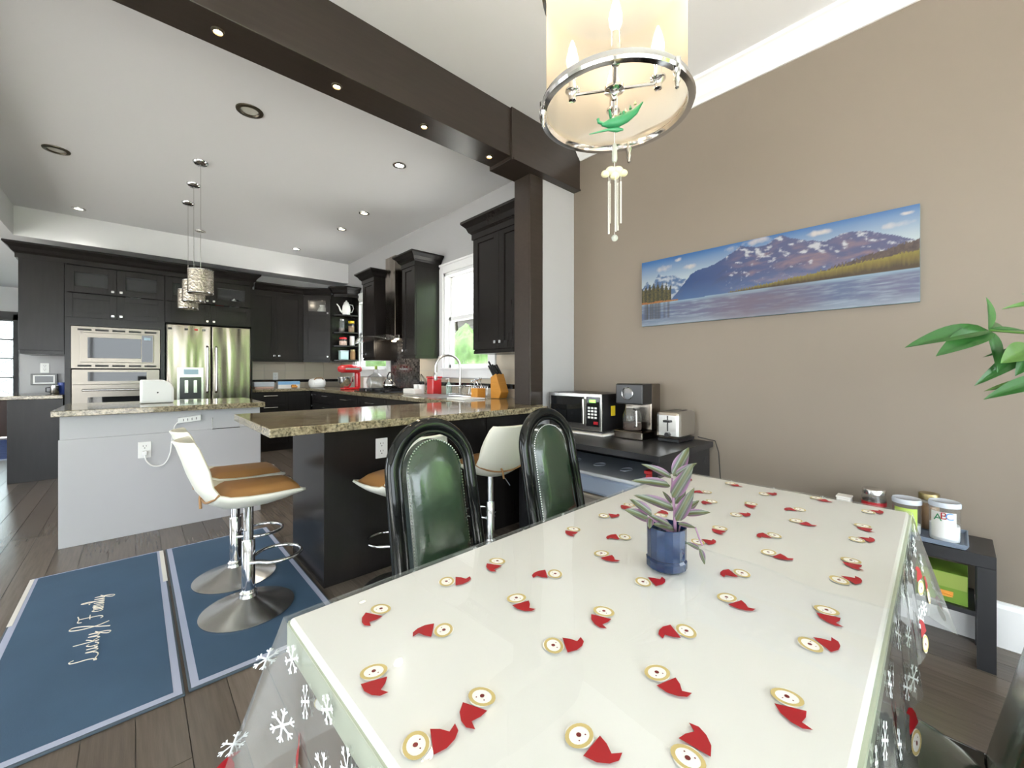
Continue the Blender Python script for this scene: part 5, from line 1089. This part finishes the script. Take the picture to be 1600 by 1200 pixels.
def paint(u, v):
    wl = .34 + .012 * u; X = u * 3.1
    ridge = lerp(u, RIDGE) + .05 * (fbm(X * 7, 1.5) - .5); far = lerp(u, FARR) + .05 * (fbm(X * 11, 4.2) - .5)
    g_ = hsh(round(u * 300), round(v * 96))
    if v < wl:   # lake with rippled reflections
        c = mixc((.10, .19, .36), (.20, .19, .30), fbm(X * 1.3, 7) * 1.6 - .3); n_ = fbm(X * 6, v * 70)
        c = mixc(c, (.42, .50, .60), (n_ - .42) * 2.2); c = mixc(c, (.38, .55, .68), 1 - (wl - v) / .05); c = mixc(c, (.50, .58, .66), (.12 - v) * 5)
        if u < .16: c = mixc(c, (.06, .05, .04), (fbm(X * 30, 2) - .35) * 2.4 * (v > .1))
        return mixc(c, (.22, .15, .20), 1.1 * max(0, 1 - ((u - .54) / .24) ** 2) * fbm(X * 3, v * 9))
    if u < .19 and v < .365 + .02 * (fbm(X * 8, 3) - .5): return mixc((.42, .12, .01), (.58, .26, .05), g_)
    tr = .60 - 1.0 * max(0, u - .09) + .09 * abs(2 * ((u * 46) % 1) - 1) * (.5 + hsh(math.floor(u * 46), 2)) - .05
    if u < .155 and v < tr: return mixc((.015, .025, .012), (.26, .19, .03), (1 - abs(2 * ((u * 46) % 1) - 1)) * .5 + .7 * (g_ - .45))
    fo = .345 + max(0, u - .40) * .30 + .03 * abs(2 * ((u * 95) % 1) - 1) * hsh(math.floor(u * 95), 5); fo2 = fo + max(0, u - .70) * .42 - .02 * g_
    if u > .395 and v < fo: return mixc((.075, .04, .012), (.34, .27, .035), (v - wl) / max(.02, fo - wl) * 1.25 - .25 + .55 * (fbm(X * 60, v * 14) - .5))
    if u > .70 and v < fo2: return mixc((.07, .045, .045), (.17, .11, .09), fbm(X * 70, v * 30) * 1.6 - .3)
    if v < ridge:
        d = ridge - v; tex = fbm(X * 5 + v * 6, v * 16 - X * 2); c = mixc((.015, .075, .26), (.12, .13, .27), (u - .22) * 2.2)
        c = mixc(c, (.33, .22, .26), (tex - .42) * 3 * min(1, max(0, (u - .36) * 7)) * min(1, d * 9)); c = mixc(c, (.06, .08, .20), (.40 - fbm(X * 9 - v * 12, v * 9)) * 3)
        snow = fbm(X * 16, v * 30 + X * 5) - .50 - d * .4; c = mixc(c, (.72, .72, .76), snow * 7 * (u > .40))
        return mixc(c, (.12, .24, .48), .75 * max(0, .58 - v) * 3)
    if v < far: return mixc((.10, .20, .40), (.70, .74, .80), (fbm(X * 18 + v * 8, v * 28) - .36) * 3.2)
    c = mixc((.66, .76, .80), (.035, .19, .52), (v - .60) * 2.7 - .15 * u)
    for cx, cy, sx, sy in ((.13, .85, .045, .06), (.24, .80, .04, .04), (.42, .93, .03, .05), (.53, .96, .06, .05), (.73, .91, .045, .035), (.94, .83, .045, .035), (.965, .93, .02, .02), (.19, .94, .02, .03)):
        q = 1 - ((u - cx) / sx) ** 2 - ((v - cy) / sy) ** 2 + 2.2 * (fbm(X * 14, v * 12) - .5); c = mixc(c, (.82, .74, .70), q * .8)
    return c
g = thing('panorama_canvas', 'wide canvas print of a mountain lake on the brown wall', 'picture', (2.69, .823, 1.49))
y0, y1, z0, z1, xf = .116, 1.53, 1.489, 1.943, 2.672
MB().box(xf + .001, XW - .001, y0, y1, z0, z1).build('canvas_frame', M['canvasedge'], g)
NU, NV = 300, 96
b = MB(); b.grid(lambda u, v: (xf, y1 + (y0 - y1) * u, z0 + (z1 - z0) * v), NU, NV); o = b.build('canvas_print', M['canvas'], g)
at = o.data.color_attributes.new('print', 'FLOAT_COLOR', 'POINT')
at.data.foreach_set('color', [q for i in range(NU + 1) for j in range(NV + 1) for q in (*[.45 * w_ for w_ in paint(i / NU, j / NV)], 1)])

# ------------------------------------------------------------------ plants
def leaf_mesh(name, m, wd=.25, curl=.12, n=10):
    b = MB()
    def lf(u, v):
        w = wd * (math.sin(PI * min(1, v ** .8)) ** .8) * (1 - .25 * v); s = 2 * u - 1
        return (s * w, v, .10 * abs(s) * w * 3 - curl * v * v)
    b.grid(lf, 6, n); o = b.build(name, m, smooth=True); me = o.data; bpy.data.objects.remove(o); return me
ML = leaf_mesh('leaf', M['striped'], .235); MG = leaf_mesh('leaf', M['leaf'], .17, .2); MG2 = leaf_mesh('leaf', M['leaf2'], .17, .15)
def put_leaf(me, parent, a, tip, wide=1.0, face=None):
    a = Vector(a); tip = Vector(tip); y = tip - a; L = y.length; y.normalize()
    f = Vector(face) if face else (-FW * .7 + UP * .7); x = y.cross(f); x = x.normalized() if x.length > 1e-4 else RT.copy(); z = x.cross(y)
    m = Matrix(((x.x * L * wide, y.x * L, z.x * L, a.x), (x.y * L * wide, y.y * L, z.y * L, a.y), (x.z * L * wide, y.z * L, z.z * L, a.z), (0, 0, 0, 1)))
    o = bpy.data.objects.new('leaf', me); COL.objects.link(o); o.parent = parent; o.matrix_local = Matrix.Translation(-ORG[parent.name]) @ m; return o
VX, VY = .818, .412
g = thing('blue_vase', 'cut blue glass tumbler used as a vase on the table', 'vase', (VX, VY, zc + .003))
MB().lathe([(.036, 0), (.0405, .004), (.0405, .018), (.037, .022), (.039, .024), (.0395, .086), (.0365, .086), (.036, .03), (0, .03)], 16, (VX, VY, zc + .003)).build('glass_body', M['bluegl'], g)
MB().lathe([(.0355, .031), (.0355, .070), (0, .070)], 16, (VX, VY, zc + .003)).build('water', M['bluegl'], g)
g = thing('striped_plant', 'purple and green striped trailing plant in the blue vase', 'plant', (VX, VY, zc + .075))
def vp(zx, zy, dd=0): return at_depth(zx / 5.215 + 940, zy / 5.215 + 680, .857 + dd)
MB().tube([vp(605, 860), vp(600, 775), vp(592, 600), vp(578, 470), vp(576, 350)], [.0035, .0035, .003, .0028, .002], 8).build('stem', M['stem'], g, smooth=True)
MB().tube([vp(610, 860), vp(520, 760, -.01), vp(440, 700, -.015), (vp(385, 670, -.02))], .0024, 8).build('stem', M['stem'], g, smooth=True)
MB().tube([vp(620, 850), vp(640, 735, -.005), vp(765, 755, -.01), vp(800, 850, -.012), vp(822, 900, -.012)], .0018, 8).build('stem', M['stem'], g, smooth=True)
for (ax_, ay), (bx_, by), w, d0, d1 in (((585, 335), (714, 92), .9, 0, .01), ((570, 350), (342, 222), .6, 0, -.01), ((600, 335), (766, 222), .8, 0, -.02), ((578, 510), (742, 238), .8, -.005, -.03), ((560, 415), (262, 352), .6, 0, -.02), ((590, 610), (288, 473), .65, 0, -.02), ((608, 700), (752, 438), .75, -.003, -.025), ((640, 650), (802, 520), .7, .005, .02), ((660, 645), (892, 618), .7, 0, -.01), ((410, 650), (240, 512), .95, -.02, -.02), ((385, 690), (208, 600), .95, -.022, -.04), ((560, 740), (390, 640), .6, -.01, -.02), ((590, 772), (435, 715), .8, -.005, -.03), ((622, 722), (768, 748), .8, -.005, -.02), ((395, 675), (392, 755), 1.3, -.022, -.045), ((600, 560), (690, 425), .9, .01, .03), ((570, 560), (500, 450), .8, .01, .025), ((800, 932), (688, 868), .7, -.012, -.02), ((797, 925), (850, 1058), .95, -.012, -.018)):
    put_leaf(ML, g, vp(ax_, ay, d0), vp(bx_, by, d1), w)
# money tree beside the bench, mostly outside the picture
PX, PY = 2.12, -.55
g = thing('plant_pot', 'pale glazed floor pot beside the low bench', 'pot', (PX, PY, 0)); MB().lathe([(.12, 0), (.15, .02), (.18, .28), (.19, .30), (.175, .30), (.165, .27), (0, .27)], 32, (PX, PY, 0)).build('pot_body', M['pot'], g, smooth=True); MB().lathe([(.164, .272), (0, .278)], 24, (PX, PY, 0)).build('soil', M['soil'], g)
g = thing('money_tree', 'leafy green money tree reaching in beside the canvas', 'plant', (PX, PY, .28))
MB().tube([(PX, PY, .279), (PX + .01, PY + .02, .7), (PX, PY + .05, 1.12)], [.035, .028, .02], 12).build('trunk', M['bark'], g, smooth=True)
def mp_(zx, zy, dd=0): return at_depth(zx / 5.455 + 1400, zy / 5.455 + 440, 1.40 + dd)
hub1 = mp_(790, 415); hub2 = mp_(1180, 560, -.05); hub3 = mp_(1300, 830, -.08); hub4 = mp_(1250, 200, .05)
for h_ in (hub1, hub2, hub3, hub4): MB().tube([(PX, PY + .05, 1.10), (Vector((PX, PY + .05, 1.12)) + h_) / 2 + Vector((0, 0, .05)), h_], .004, 8).build('leaf_stalk', M['leaf2'], g, smooth=True)
for hb, zx, zy, w, dd, mm in ((hub1, 185, 448, .75, -.05, MG), (hub1, 438, 540, 1.0, -.08, MG), (hub1, 850, 135, 1.5, -.04, MG), (hub1, 1130, 385, .8, -.04, MG), (hub1, 942, 738, .8, -.08, MG), (hub1, 1000, 330, .8, .06, MG), (hub2, 755, 603, .55, .0, MG), (hub2, 728, 828, .75, -.06, MG), (hub2, 960, 640, 1.3, -.12, MG2), (hub2, 1075, 760, 1.2, -.1, MG), (hub2, 1400, 480, .8, 0, MG), (hub3, 782, 893, .6, -.05, MG2), (hub3, 845, 925, .75, -.12, MG), (hub3, 1150, 1040, .9, -.1, MG), (hub3, 1480, 900, .8, 0, MG), (hub4, 965, 180, .45, 0, MG2), (hub4, 1150, 60, .8, 0, MG), (hub4, 1400, 120, .8, 0, MG)):
    put_leaf(mm, g, hb, mp_(zx, zy, dd), w)
# ------------------------------------------------------------------ hall rug
g = thing('hall_rug', 'blue patterned rug in the hall before the front door', 'rug', (-1.9, 9.8, 0)); MB().box(-2.8, -1.25, 8.6, 11.0, .0005, .01).build('rug_field', M['bluerug'], g); MB().box(-2.85, -1.2, 8.55, 11.05, .0004, .008).build('rug_border', M['matedge'], g)
